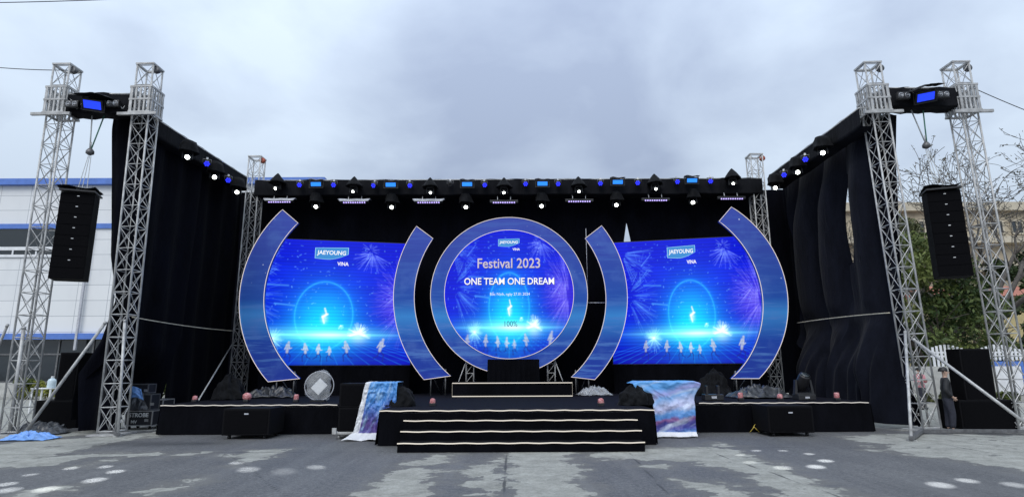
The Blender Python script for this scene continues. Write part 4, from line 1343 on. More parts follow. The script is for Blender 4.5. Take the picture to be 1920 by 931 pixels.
def arch(label, Y, outer, inner):
    xz = lambda p: (at(p[0], p[1], Y).x, at(p[0], p[1], Y).z)
    o = circ3(*[xz(p) for p in outer], 40); i_ = circ3(*[xz(p) for p in inner], 40)
    cxm = (o[20][0] + i_[20][0]) / 2
    t = thing('arch_board', label, 'decor board', (cxm, Y, SZ), 'curved printed boards around the screens')
    m = MB(); n = 41
    vs = []
    for y in (Y, Y + .12):
        for a, b in zip(o, i_): vs += [(a[0], y, a[1]), (b[0], y, b[1])]
    k = 2 * n; fs = []
    for j in range(n - 1):
        a = 2 * j
        fs += [(a, a + 1, a + 3, a + 2), (k + a, k + a + 2, k + a + 3, k + a + 1), (a, a + 2, k + a + 2, k + a), (a + 1, k + a + 1, k + a + 3, a + 3)]
    fs += [(0, k, k + 1, 1), (2 * n - 2, 2 * n - 1, k + 2 * n - 1, k + 2 * n - 2)]
    m.add(vs, fs); m.build('board', 'printed_board', t)
    loop = [(x, Y - .02, z) for x, z in o] + [(x, Y - .02, z) for x, z in reversed(i_)]
    MB().path(loop, .0095, 6, close=True).build('light_strip', 'strip_arch', t)
    zb = min(o[-1][1], i_[-1][1])
    for f in (.25, .8):
        x = o[-1][0] * (1 - f) + i_[-1][0] * f
        z = o[-1][1] * (1 - f) + i_[-1][1] * f
        MB().tube((x, Y + .06, z + .25), (x, Y + .06, SZ), .025, 6).tube((x, Y + .14, z + .2), (x + (.25 if f < .5 else -.2) * (1 if cxm < 0 else -1), Y + .9, SZ), .022, 6).build('strut', 'dull_steel', t)
arch('tall curved blue board with sparkles, leftmost of the four', 20.0, ((530, 393), (449, 562), (503, 715)), ((559, 418), (495, 562), (562, 709)))
arch('curved blue board overlapping the right edge of the left LED screen', 20.9, ((781, 424), (738, 567), (795, 711)), ((812, 447), (777, 567), (845, 704)))
arch('curved blue board overlapping the left edge of the right LED screen', 20.9, ((1128, 423), (1176, 567), (1115, 711)), ((1097, 447), (1136, 567), (1071, 706)))
arch('tall curved blue board with sparkles, rightmost of the four', 20.0, ((1371, 388), (1477, 562), (1423, 709)), ((1348, 415), (1430, 562), (1371, 709)))

def round_screen():
    Y = 20.95
    t0, b0, l0, r0_ = at(954, 407, Y), at(955, 701, Y), at(808, 553, Y), at(1101, 553, Y)
    cx, cz = (l0.x + r0_.x) / 2, (t0.z + b0.z) / 2; RO = ((r0_.x - l0.x) + (t0.z - b0.z)) / 4
    li, ri, ti, bi = at(833.5, 553, Y), at(1076, 553, Y), at(954, 431, Y), at(955, 672, Y)
    RI = ((ri.x - li.x) + (ti.z - bi.z)) / 4; czi = (ti.z + bi.z) / 2
    t = thing('round_screen', 'round LED screen with festival title inside a blue ring at the stage centre', 'screen', (cx, Y, SZ))
    n = 120
    vs, fs = [], []
    for y in (Y, Y + .14):
        for j in range(n):
            a = 2 * math.pi * j / n; vs += [(cx + RO * math.cos(a), y, cz + RO * math.sin(a)), (cx + RI * math.cos(a), y, czi + RI * math.sin(a))]
    k = 2 * n
    for j in range(n):
        a, b = 2 * j, 2 * ((j + 1) % n)
        fs += [(a, a + 1, b + 1, b), (k + a, k + b, k + b + 1, k + a + 1), (a, b, k + b, k + a), (a + 1, k + a + 1, k + b + 1, b + 1)]
    m = MB(); m.add(vs, fs); m.build('ring_board', 'printed_board', t)
    MB().path([(cx + RO * math.cos(2 * math.pi * j / n), Y - .02, cz + RO * math.sin(2 * math.pi * j / n)) for j in range(n)], .0095, 6, close=True).build('light_strip', 'strip_arch', t)
    MB().path([(cx + RI * math.cos(2 * math.pi * j / n), Y - .015, czi + RI * math.sin(2 * math.pi * j / n)) for j in range(n)], .009, 6, close=True).build('light_strip', 'strip_arch', t)
    yd = Y + .03
    vs, fs = [], []; nr, na = 130, 300
    for i in range(nr + 1):
        rr = RI * max(.002, i / nr)
        for j in range(na):
            a = 2 * math.pi * j / na; vs.append((cx + rr * math.cos(a), yd, czi + rr * math.sin(a)))
    for i in range(nr):
        for j in range(na): fs.append((i * na + j, i * na + (j + 1) % na, (i + 1) * na + (j + 1) % na, (i + 1) * na + j))
    m = MB(); m.add(vs, fs); V = np.array(vs)
    m.build('display', 'led_pixels', t, cols=art_at((V[:, 0] - cx) / (2 * RI) / .66, np.clip((czi + RI - V[:, 2]) / (2 * RI), 0, 1)))
    MB().lathe([(RI - .02, 0), (RI - .02, .1)], (cx, Y + .17, czi), RX(math.pi / 2), 60).build('cabinet', 'black_metal', t)
    P = wloc(t); yl = yd - .012
    q = lambda px, py: at(px, py, yl)
    a = q(954, 455); logo(t, a.x, a.z + .0, .74, yl)
    def put(s, px, py, size, mat, **kw):
        p = q(px, py); letters(s, size, mat, t, Vector((p.x, yl - .006, p.z)) - P, **kw)
        return p
    for s, px, py, size, mat, kw in (('Festival 2023', 954, 494, .50, 'text_pink', dict(sx=.875, bold=.005)), ('ONE TEAM ONE DREAM', 955, 527.5, .338, 'text_white', dict(sx=.875, bold=.005))):
        p = q(px + .8, py + 1.2); letters(s, size, 'text_shadow', t, Vector((p.x, yl, p.z)) - P, 'lettering_shadow', **kw)
        put(s, px, py, size, mat, **kw)
    put('B\u1eafc Ninh, ng\u00e0y 27.01.2024', 956, 551, .138, 'text_small', sx=.95)
    put('100%', 957, 607, .27, 'text_dark', sx=.85)
    # short lattice legs left and right
    for px in (881, 1034):
        x = at(px, 700, Y + .2).x; w = .26
        m = MB(); y0 = Y + .2
        for sx in (-1, 1):
            for sy in (0, 1): m.tube((x + sx * w / 2, y0 + sy * w, SZ), (x + sx * w / 2, y0 + sy * w, 2.4), .022, 6)
        for k in range(5):
            z = SZ + .1 + k * .32
            m.tube((x - w / 2, y0, z), (x + w / 2, y0, z), .014, 5)
            m.tube((x - w / 2, y0, z), (x + w / 2, y0, z + .32), .012, 5)
            m.tube((x + w / 2, y0, z), (x + w / 2, y0 + w, z + .32), .012, 5); m.tube((x - w / 2, y0, z), (x - w / 2, y0 + w, z + .32), .012, 5)
        s = 1 if px < 954 else -1
        m.tube((x - s * w / 2, y0 - .02, 1.9), (x - s * .55, y0 - .1, SZ), .017, 6)
        m.build('leg', 'galvanised_steel', t)
round_screen()

# ------------------------------------------------------------------ sound: hung arrays, boxes
def make_array():
    t = thing('line_array', '', 'loudspeaker', (0, 0, 0), 'hanging line array loudspeakers')
    w, h, n = .80, .30, 8
    z = 0; y = 0; 
    for k in range(n):
        ang = -.0012 * k * k * .5
        zc = z - h / 2
        M = RX(ang)
        hw = w / 2
        # cabinet tapers to the back
        vs = []
        for yy, ww, hh in ((-.24, hw, h / 2 - .0012), (.26, hw - .01, h / 2 - .0012)):
            for sx in (-1, 1):
                for sz in (-1, 1): vs.append(Vector((0, y, zc)) + M @ Vector((sx * ww, yy, sz * hh)))
        m = MB(); m.add(vs, [(0, 2, 3, 1), (4, 5, 7, 6), (0, 1, 5, 4), (2, 6, 7, 3), (1, 3, 7, 5), (0, 4, 6, 2)])
        c = m.build('cabinet', 'speaker_paint', t, bevel=.004)
        MB().box(Vector((0, y, zc)) + M @ Vector((0, -.248, 0)), (w - .02, .012, h - .012), M).build('grille', 'grille', c)
        if k < 7: MB().box(Vector((0, y, zc)) + M @ Vector((.02, -.258, .06)), (.055, .006, .018), M).build('badge', 'white_plastic', c)
        z -= h; y += .3 * math.sin(-ang) * -1 * .5
    m = MB().bx(-w / 2 - .02, w / 2 + .02, -.34, .36, .03, .075); m.bx(-.04, .04, -.3, .5, .076, .13)
    m.build('bumper', 'black_metal', t)
    m = MB(); m.grid(lambda u, v: Vector(((u - .5) * (w + .04) - .06 * (1 - v) * (1 - u), -.36 + v * .75, .15 + .03 * math.sin(u * 7) + .03 * mnoise.noise(Vector((u * 3, v * 3, 2))) - .1 * (1 - u) * v)), 16, 10)
    m.build('rain_cover', 'cover_black', t, solid=.01)
    return t
arr = Proto(make_array())
def hoist(label, pt, bx, bz, mat2):
    t = thing('chain_hoist', label, 'hoist', pt)
    zk = bz - 1.1
    k = Vector((pt[0] + (bx - pt[0]) * .55, pt[1], zk))
    for dx, mm in ((-.16, 'strap_white'), (.22, mat2)):
        MB().tube((bx + dx, pt[1], bz + .1), k + Vector((dx * .12, 0, .1)), .018, 6).build('strap', mm, t)
    m = MB(); m.lathe([(.02, .12), (.06, .09), (.105, .02), (.105, -.05), (.03, -.10)], k, None, 16); m.build('hoist_body', 'dull_steel', t)
    MB().tube(k + Vector((0, 0, .12)), k + Vector((0, 0, .3)), .014, 6).build('hook', 'galvanised_steel', t)
    for dx in (-.12, 0, .14):
        MB().tube(k + Vector((dx * .3, 0, -.12)), (pt[0] + dx, pt[1], pt[2] + .12), .010, 5).build('chain', 'strap_white', t)
pL = at(152, 366, FYT); pR = at(1763, 362, FYT + .1)
arr.put('black line array of eight cabinets hanging at left in front of the white factory', (pL.x, FYT, pL.z), .34)
arr.put('black line array of eight cabinets hanging at right in front of the trees', (pR.x, FYT + .1, pR.z), -.34)
hoist('chain hoist with pale straps carrying the left line array', (pL.x, FYT, pL.z + .05), at(182, 222, FYT).x, BZB, 'strap_green')
hoist('chain hoist with white and green straps carrying the right line array', (pR.x, FYT + .1, pR.z + .05), at(1722, 210, FYT).x, BZB + .12, 'strap_green')

def speaker(name, label, x0, x1, y0, d, z0, z1, wheels=False, badge=None, n=1, group=None, skew=0.0):
    t = thing(name, label, 'loudspeaker', ((x0 + x1) / 2, y0, z0), group)
    zz = z0 + (.09 if wheels else 0)
    hs = (z1 - zz) / n
    for k in range(n):
        a, b = zz + k * hs + (.004 if k else 0), zz + (k + 1) * hs
        c = MB().bx(x0, x1, y0, y0 + d, a, b).build('cabinet', 'speaker_paint', t, bevel=.018)
        MB().bx(x0 + .05, x1 - .05, y0 - .012, y0 - .002, a + .05, b - .05).build('grille', 'grille', c)
        if badge: MB().bx(x0 + (x1 - x0) * badge[0] - .05, x0 + (x1 - x0) * badge[0] + .05, y0 - .019, y0 - .0125, a + (b - a) * badge[1] - .016, a + (b - a) * badge[1] + .016).build('badge', 'visor_grey', c)
    if wheels:
        for sx in (x0 + .14, x1 - .14):
            for sy in (y0 + .12, y0 + d - .12):
                MB().lathe([(.01, -.025), (.05, -.022), (.05, .022), (.01, .025)], (sx, sy, z0 + .05), RY(math.pi / 2), 14).build('wheel', 'black_metal', t)
    return t
def box_px(name, label, pl, pr, pbase, ptop, d, **k):
    y0 = gr((pl + pr) / 2, pbase).y; a, b = at(pl, pbase, y0), at(pr, pbase, y0); zt = at((pl + pr) / 2, ptop, y0).z
    return speaker(name, label, a.x, b.x, y0, d, k.pop('z0', 0.0), zt, **k)
box_px('subwoofer', 'black bass box on wheels standing on the asphalt before the left stage wing', 414, 503, 823, 765, .95, wheels=True, badge=(.5, .8))
box_px('subwoofer', 'black bass box on wheels standing on the asphalt before the right stage wing', 1443, 1529, 818, 760, .95, wheels=True, badge=(.5, .75))
ySL = gr(680, 822).y
xa, xb = at(634, 780, ySL).x, at(742, 780, ySL).x; ztop = at(690, 718, ySL).z
speaker('stacked_speakers', 'two black bass boxes stacked on a dolly, half under the banner left of the stairs', xa, xb, ySL, .9, .17, ztop, n=2)
dl = thing('dolly', 'pale wheeled dolly under the stacked bass boxes left of the stairs', 'dolly', ((xa + xb) / 2, ySL + .4, 0))
MB().bx(xa - .06, xb + .02, ySL - .06, ySL + .94, .11, .165).build('board', 'galvanised_steel', dl, bevel=.01)
for sx in (xa + .04, xb - .08):
    for sy in (ySL + .02, ySL + .8):
        MB().lathe([(.01, -.02), (.05, -.018), (.05, .018), (.01, .02)], (sx, sy, .05), RY(math.pi / 2), 14).build('wheel', 'galvanised_steel', dl)
MB().bx(xa - .1, xa + .0, ySL - .1, ySL - .062, .12, .26).build('corner_post', 'galvanised_steel', dl)
ySR = gr(1260, 818).y
xc, xd = at(1200, 780, ySR).x, at(1306, 780, ySR).x; ztr = at(1260, 716, ySR).z
speaker('stacked_speakers', 'two black bass boxes stacked under the draped banner right of the stairs', xc, xd, ySR, .9, 0, ztr, n=2)

# printed banners thrown over the stacked boxes
def banner(label, fn, colfn, nu, nv, origin):
    m = MB(); m.grid(fn, nu, nv)
    cols = [(*[c * (.78 if sum(colfn(i / nu, j / nv)) < 2.1 else .95) for c in colfn(i / nu, j / nv)], 1) for j in range(nv + 1) for i in range(nu + 1)]
    o = m.build('banner', 'banner_print', None, origin, cols=cols); tag(o, label, 'banner', 'printed vinyl banners thrown over the bass boxes')
    md = o.modifiers.new('solid', 'SOLIDIFY'); md.thickness = .006; md.offset = 0
def lerp3(a, b, t): return tuple(x + (y - x) * t for x, y in zip(a, b))
def ramp3(st, t):
    for (p, c), (q, d) in zip(st[:-1], st[1:]):
        if t <= q: return lerp3(c, d, max(0, min(1, (t - p) / (q - p))))
    return st[-1][1]
def nz3(a, b, c, s=1): return mnoise.fractal(Vector((a * s, b * s, c)), 1.0, 2.0, 4)
zL = ztop + .012
def bl_fn(u, v):
    # v 0..0.3 over the top, then down the front to the ground
    wr = .06 * (1 - abs(nz3(u, v, 1, 5)) * 2) + .02 * math.sin(u * 9 + v * 5)
    if v < .28:
        w = v / .28
        x = (xa + (xb - xa) * .47) + ((xb - xa) * .55) * u
        return Vector((x, ySL + .75 - .78 * w, zL + .01 + .02 * abs(nz3(u, v, 3, 4))))
    w = (v - .28) / .72
    xl = xa + (xb - xa) * .47 - .24 * w; xr = xb + .03 - .02 * w
    x = xl + (xr - xl) * u
    z = zL + (.03 - zL) * w
    fl = max(0, w - .88) / .12
    return Vector((x - .15 * fl * (1 - u), ySL - .05 - .05 * w - .35 * fl * fl - abs(wr) - .05 * w * (1 + math.sin(u * 8 + 2 * w)), z + .02 * fl * math.sin(u * 13)))
def bl_col(u, v):
    if u < .13 or v > .93: return (.72, .73, .76)
    q = v + .10 * nz3(u, v, 5, 3) + .12 * (u - .5)
    c = ramp3([(.0, (.30, .52, .85)), (.30, (.10, .36, .80)), (.5, (.07, .28, .72)), (.66, (.09, .16, .54)), (.76, (.08, .06, .30)), (.85, (.13, .08, .32)), (.95, (.10, .09, .36))], q)
    k = max(0, nz3(u * 3 + v * 1.5, v * 1.2, 8, 3) - .12)
    return lerp3(c, (.42, .66, .92), min(.7, k * 1.6))
banner('blue banner with a white hem thrown over the bass boxes left of the stairs', bl_fn, bl_col, 50, 110, (xb, ySL, 0))
zR = ztr + .012
def br_fn(u, v):
    X0, X1 = xc - .15, xd + .12
    if v < .26:
        w = v / .26
        return Vector((X0 + (X1 - X0) * u, ySR + .8 - .84 * w, zR + .01 + .015 * abs(nz3(u, v, 3, 4)) - .5 * max(0, .1 - u) - .5 * max(0, u - .92)))
    w = (v - .26) / .74
    xl = X0 + (.30 if w > .2 else 1.5 * w) ; xl = X0 + .44 * sstep(0, .35, w)
    xr = X1 - .16 * sstep(0, .3, w) - .05 * w
    x = xl + (xr - xl) * u
    fold = .05 * math.sin(u * 10 + w * 2) * w + .055 * (1 - min(1, 2.0 * abs(nz3(u, w, 2, 2.2))))
    z = zR + (.03 - zR) * w - (.5 * max(0, .1 - u) + .5 * max(0, u - .92)) * (1 - w)
    return Vector((x, ySR - .06 - .14 * w - fold - .1 * sstep(.9, 1, w), z))
def br_col(u, v):
    if v > .945: return (.74, .75, .78)
    d = v + .30 * (u - .5) * (1 - v) + .05 * nz3(u, v, 4, 3)
    c = ramp3([(.0, (.14, .42, .84)), (.32, (.12, .40, .84)), (.40, (.40, .42, .80)), (.46, (.22, .46, .86)), (.55, (.50, .58, .86)), (.62, (.56, .58, .84)), (.68, (.16, .40, .84)), (.74, (.10, .30, .74)), (.775, (.34, .14, .36)), (.82, (.06, .05, .28)), (.90, (.05, .06, .36)), (.95, (.12, .28, .66))], d)
    s = nz3(u * .6 + v * 2.2, (u * .5 - v) * .4, 9, 4)
    k = max(0, s - .1); return lerp3(c, (.66, .76, .92), min(.65, k * 1.5))
banner('blue and pink banner draped over the bass boxes right of the stairs', br_fn, br_col, 60, 110, (xd, ySR, 0))

# side speaker stacks
GRP = 'black speaker boxes beside the towers'
yL_ = gr(120, 808).y
box_px('subwoofer', 'wide black bass box behind the diagonal pole at far left', 57, 150, 806, 750, .8, group=GRP)
def tall(label, pl, pr, y0, ptop, pbot, d):
    a, b = at(pl, pbot, y0), at(pr, pbot, y0); z1 = at((pl + pr) / 2, ptop, y0).z; z0 = at((pl + pr) / 2, pbot, y0).z
    return speaker('tall_speaker', label, a.x, b.x, y0, d, z0, z1, group=GRP)
tall('tall black speaker box standing on the far left bass box', 101, 138, gr(100, 806).y + .02, 660, 750, .55)
box_px('subwoofer', 'wide black bass box behind the white pole at far right, beside the man in black', 1806, 1913, 807, 749, .8, group=GRP)
tall('tall black speaker box standing on the far right bass box', 1812, 1870, gr(1860, 807).y + .02, 653, 749, .5)
o = MB(); yy = gr(180, 806).y - .1
pA, pB = at(148, 748, yy), at(204, 744, yy)
o.grid(lambda u, v: Vector((pA.x + (pB.x - pA.x) * u, yy + .06 * math.sin(u * 14), .02 + (pA.z - .02) * v)), 20, 8)
tag(o.build('cloth_screen', 'drape_black', None, ((pA.x + pB.x) / 2, yy, 0)), 'black cloth closing the space between the far left bass box and the tower', 'cloth')

# ------------------------------------------------------------------ steel feet, poles, cables
def pole(label, P, Q, r, mat='galvanised_steel', foot=True):
    P, Q = Vector(P), Vector(Q)
    t = thing('brace_pole', label, 'pole', (P.x, P.y, 0) if P.z < Q.z else (Q.x, Q.y, 0), 'steel poles bracing the rig')
    MB().tube(P, Q, r, 10).build('tube', mat, t)
    lo = P if P.z < Q.z else Q; hi = Q if lo is P else P
    MB().lathe([(r * 1.12, -.05), (r * 1.12, .02)], hi, aim(hi - lo), 10).build('coupler', 'galvanised_steel', t)
    if foot: MB().box((lo.x, lo.y, max(.012, lo.z - .02)), (.16, .16, .02)).build('foot', 'galvanised_steel', t)
pole('long grey pole slanting from the left inner tower down to the blue tarp', gr(41, 818), at(198, 604, FYT - .28), .038)
pole('white upright pole in front of the left inner tower', gr(221, 818), at(234, 600, FYT - .3), .034)
pole('thick pale pole in front of the outermost left tower', gr(17, 816), at(45, 613, FYT - .3), .045)
pole('short grey pole entering the frame at the far left edge', gr(-70, 806), at(14, 609, FYT - .25), .035)
pole('white upright pole in front of the right inner tower', gr(1709, 826), at(1697, 622, FYT - .2), .034)
pole('long white pole slanting from the right inner tower towards the right edge', gr(1968, 826), at(1713, 636, FYT - .12), .036)
pole('thin grey pole leaning from the left stage wing up to the rear left tower', at(372, 750, 18.0), at(437, 642, YBT - .1), .022, 'galvanised_steel', False)
def beam_foot(label, pts, w=.09, h=.08):
    m = MB()
    P = [gr(*p) for p in pts]
    for k, (a, b) in enumerate(zip(P[:-1], P[1:])):
        d = b - a; L = d.length; c = (a + b) / 2
        M = RZ(math.atan2(d.y, d.x)); m.box((c.x, c.y, h / 2 + .03 + k * .002), (L, w, h - k * .004), M)
    o = m.build('ground_beam', 'dull_steel', None, P[0], bevel=.006); tag(o, label, 'steel beam', 'steel beams on the ground under the towers')
beam_foot('steel beam on the ground between the two left towers', ((62, 816), (196, 806)))
beam_foot('short steel beam reaching forward from the left inner tower to its upright pole', ((196, 808), (221, 819)))
beam_foot('steel beam on the ground between the two right towers', ((1730, 812), (1925, 813)))
beam_foot('short steel beam reaching forward from the right inner tower to its upright pole', ((1731, 811), (1709, 827)))
def cable(label, P, Q, sag, r): rope(label, P, Q, sag, r, 'cable_dark', 'cable', 'cable')
cable('thin cable running from the outermost left tower out of the frame', (ttop('lo', 10.25), FYT, 10.25), at(-60, 121, FYT + 1), .05, .012)
cable('thin cable running from the outermost right tower out of the frame', (ttop('ro', 9.9), FYT, 9.75), at(1990, 232, FYT + 1), .05, .012)
cable('thin overhead wire crossing the top left corner of the sky', at(-60, 6, 14), at(420, -12, 14), .05, .011)
cable('dark cable hanging along the left inner tower', (ttop('li', 8.9) - .42, FYT + .05, 8.9), (ttop('li', 1) - .35, FYT + .05, .9), -.0, .012)

# ------------------------------------------------------------------ things on and around the stage
def heap(name, label, cat, c, sz, mat, seed, group=None, jit=.35, peak=.6):
    """cloth thrown over something: bumpy top, folds running down to an uneven hem"""
    m = MB()
    def fn(u, v):
        a = u * 2 * math.pi; q = v
        r = math.cos(q * math.pi / 2) ** peak if q < 1 else 0.0
        d = Vector((math.cos(a), math.sin(a), 0))
        n = mnoise.fractal(Vector((d.x * 1.1 + seed, d.y * 1.1, q * 1.2)), 1, 2, 3)
        fold = (1 - abs(math.sin(a * 3.5 + 2.2 * mnoise.noise(Vector((seed, q * 1.5, a * .3)))))) ** 2
        rr = r * (1 + jit * n) * (1 - .20 * fold * (1 - q * .6)) + .12 * (1 - q) ** 4
        cr = abs(mnoise.noise(Vector((d.x * 2.2 * r + seed, d.y * 2.2 * r + q, seed * .7))))
        hem = .05 * abs(mnoise.noise(Vector((a * 1.5, seed, 3)))) * (1 - q)
        return Vector((c[0] + d.x * rr * sz[0] / 2, c[1] + d.y * rr * sz[1] / 2, c[2] + .004 + hem + sz[2] * q ** .85 * (1 + .6 * jit * n) - .30 * sz[2] * cr * q))
    m.grid(fn, 96, 30)
    o = m.build(name, mat, None, c); tag(o, label, cat, group); return o
def tarp(name, label, cat, c, sz, mat, seed, solid=.006):
    """a crumpled sheet: ridged creases, ragged outline"""
    m = MB()
    def fn(u, v):
        x, y = u * 2 - 1, v * 2 - 1
        e = max(abs(x), abs(y)); k = 1 + .22 * mnoise.noise(Vector((x * 1.5 + seed, y * 1.5, 1)))
        f = max(0, 1 - e ** 2.2)
        n = mnoise.noise(Vector((x * 1.6 + seed, y * 1.6, 2))); n2 = mnoise.noise(Vector((x * 3.7 + seed, y * 3.1, 5)))
        z = (1 - abs(n) * 1.9) * .75 + (1 - abs(n2) * 2) * .32 + .2 * mnoise.noise(Vector((x * 8, y * 8, seed)))
        return Vector((c[0] + x * k * sz[0] / 2 + .1 * n2, c[1] + y * k * sz[1] / 2 + .1 * n, c[2] + .012 + max(0, z) * sz[2] * (f * .85 + .08)))
    m.grid(fn, 70, 50)
    o = m.build(name, mat, None, c, solid=solid); tag(o, label, cat); return o
def onst(px, py): return gr(px, py, SZ)
def floor_effect(label, px, py, kind):
    p = onst(px, py); t = thing('effect_lamp', label, 'floor lamp', p, 'pink wrapped effect lamps along the stage front')
    MB().bx(p.x - .07, p.x + .07, p.y - .07, p.y + .07, SZ + .002, SZ + .07).build('base', 'black_plastic', t, bevel=.01)
    m = MB()
    if kind == 0: m.lathe([(.06, .03), (.075, .07), (.07, .12), (.06, .16), (.02, .18)], p, None, 14, .22, px)
    elif kind == 1: m.lathe([(.10, -.06), (.12, -.02), (.105, .04), (.04, .07)], p + Vector((0, 0, .145)), aim((.1, -1, .1)), 16, .15, px)
    else: m.lathe([(.065, .02), (.07, .10), (.068, .18), (.055, .21)], p, None, 12, .12, px)
    m.build('wrap', 'pink_plastic', t)
for i, (px, py, k, lab) in enumerate(((365, 753, 0, 'pink wrapped lamp nearest the left end of the stage edge'), (462, 753, 1, 'round pink wrapped lamp above the left bass box on wheels'), (555, 753, 2, 'slim pink wrapped lamp on the left wing, just left of the clear round fan'),
    (811, 760, 0, 'pink wrapped lamp on the centre stage edge left of the stair middle'), (1127, 760, 0, 'pink wrapped lamp on the centre stage edge right of the stair middle'), (1389, 750, 2, 'pink wrapped lamp on the right wing nearest the draped banner'),
    (1463, 750, 0, 'pink wrapped lamp above the right bass box on wheels'), (1570, 750, 2, 'pink wrapped lamp nearest the right end of the stage edge'))):
    floor_effect(lab, px, py, k)
p = onst(597, 752)
t = thing('round_fan', 'round fan wrapped in clear plastic standing on the left stage wing', 'fan', p)
zc = .43
M = aim((.12, -1, .05))
MB().path([Vector(p) + Vector((0, 0, zc)) + M @ Vector((.40 * math.cos(a), .40 * math.sin(a), 0)) for a in [2 * math.pi * k / 40 for k in range(40)]], .012, 6, close=True).build('rim', 'visor_grey', t)
MB().lathe([(.02, .07), (.25, .10), (.39, .03), (.415, -.03), (.30, -.12), (.02, -.15)], p + Vector((0, 0, zc)), M, 36, .45, 4).build('plastic_bag', 'clear_plastic', t)
MB().box(p + Vector((0, 0, zc - .02)), (.30, .02, .36), RY(.75)).build('panel', 'white_plastic', t)
MB().bx(p.x - .2, p.x + .2, p.y - .12, p.y + .12, SZ + .003, SZ + .05).build('base', 'black_metal', t)
p = onst(415, 750); heap('covered_lamp', 'dark rain cover peaked over a floor lamp on the left stage wing', 'covered lamp', (p.x, p.y + .5, SZ), (.95, .8, .72), 'cover_black', 3)
p = onst(482, 748); tarp('tarpaulin', 'crumpled grey tarpaulin on the left stage wing beneath the tall arch board', 'tarpaulin', (p.x, p.y + 1.2, SZ), (1.5, .9, .40), 'tarp_grey', 8)
p = onst(1352, 742); heap('covered_lamp', 'dark rain cover bunched over a floor lamp right of the draped banner', 'covered lamp', (p.x, p.y + .5, SZ), (1.1, .8, .78), 'cover_black', 13)
p = onst(1447, 748); tarp('tarpaulin', 'crumpled grey tarpaulin lying on the right stage wing', 'tarpaulin', (p.x, p.y + .8, SZ), (1.6, .9, .40), 'tarp_grey', 17)
p = onst(742, 762); heap('covered_monitor', 'stage monitor under black cloth at the left corner of the centre stage', 'covered speaker', (p.x, p.y + .35, SZ), (.78, .7, .46), 'cover_black', 23, jit=.22, peak=.35)
p = onst(1198, 760); heap('covered_monitor', 'heap of black cloth over a monitor at the right corner of the centre stage', 'covered speaker', (p.x, p.y + .35, SZ), (.8, .7, .48), 'cover_black', 29, jit=.3, peak=.4)
p = onst(1096, 735); tarp('plastic_sheet', 'crumpled clear plastic sheet under the arch board right of the riser', 'plastic sheet', (p.x, 20.4, SZ), (1.1, .7, .34), 'plastic_film', 33, .003)
# bare moving head standing on the right wing
p = onst(1508, 749)
t = thing('stage_lamp', 'uncovered black moving head lamp standing on the right stage wing', 'stage light', p)
MB().bx(p.x - .24, p.x + .24, p.y - .2, p.y + .2, SZ + .003, SZ + .16).build('base', 'black_plastic', t, bevel=.02)
m = MB()
for s in (-1, 1): m.add([(p.x + s * .2, p.y - .07, SZ + .16), (p.x + s * .27, p.y - .07, SZ + .16), (p.x + s * .27, p.y + .07, SZ + .16), (p.x + s * .2, p.y + .07, SZ + .16), (p.x + s * .17, p.y - .05, SZ + .55), (p.x + s * .22, p.y - .05, SZ + .55), (p.x + s * .22, p.y + .05, SZ + .55), (p.x + s * .17, p.y + .05, SZ + .55)], [(0, 1, 2, 3), (4, 7, 6, 5), (0, 4, 5, 1), (1, 5, 6, 2), (2, 6, 7, 3), (3, 7, 4, 0)])
m.bx(p.x - .26, p.x + .26, p.y - .065, p.y + .065, SZ + .162, SZ + .2)
m.build('yoke', 'black_plastic', t)
M = aim((.1, -.55, .8))
h = MB().lathe([(.08, -.25), (.15, -.2), (.165, 0), (.15, .2), (.14, .24)], p + Vector((0, 0, .48)), M, 22).build('head', 'black_plastic', t)
MB().lathe([(.13, 0), (.10, .03), (.02, .045)], p + Vector((0, 0, .48)) + M @ Vector((0, 0, .241)), M, 22).build('lens', 'dark_glass', h)
MB().bx(p.x - .06, p.x + .06, p.y - .207, p.y - .201, SZ + .05, SZ + .10).build('display', 'visor_grey', t)
# small black lamp base left of it
p = onst(1337, 750)
t = thing('lamp_base', 'low black lamp base at the front of the right stage wing beside the draped banner', 'stage light', p)
MB().bx(p.x - .26, p.x + .26, p.y - .15, p.y + .2, SZ + .003, SZ + .17).build('base', 'black_plastic', t, bevel=.02)
MB().bx(p.x - .08, p.x + .06, p.y - .157, p.y - .151, SZ + .06, SZ + .12).build('display', 'visor_grey', t)
for s in (-1, 1): MB().bx(p.x + s * .16 - .03, p.x + s * .16 + .03, p.y - .05, p.y + .1, SZ + .171, SZ + .4).build('arm', 'black_plastic', t, bevel=.01)

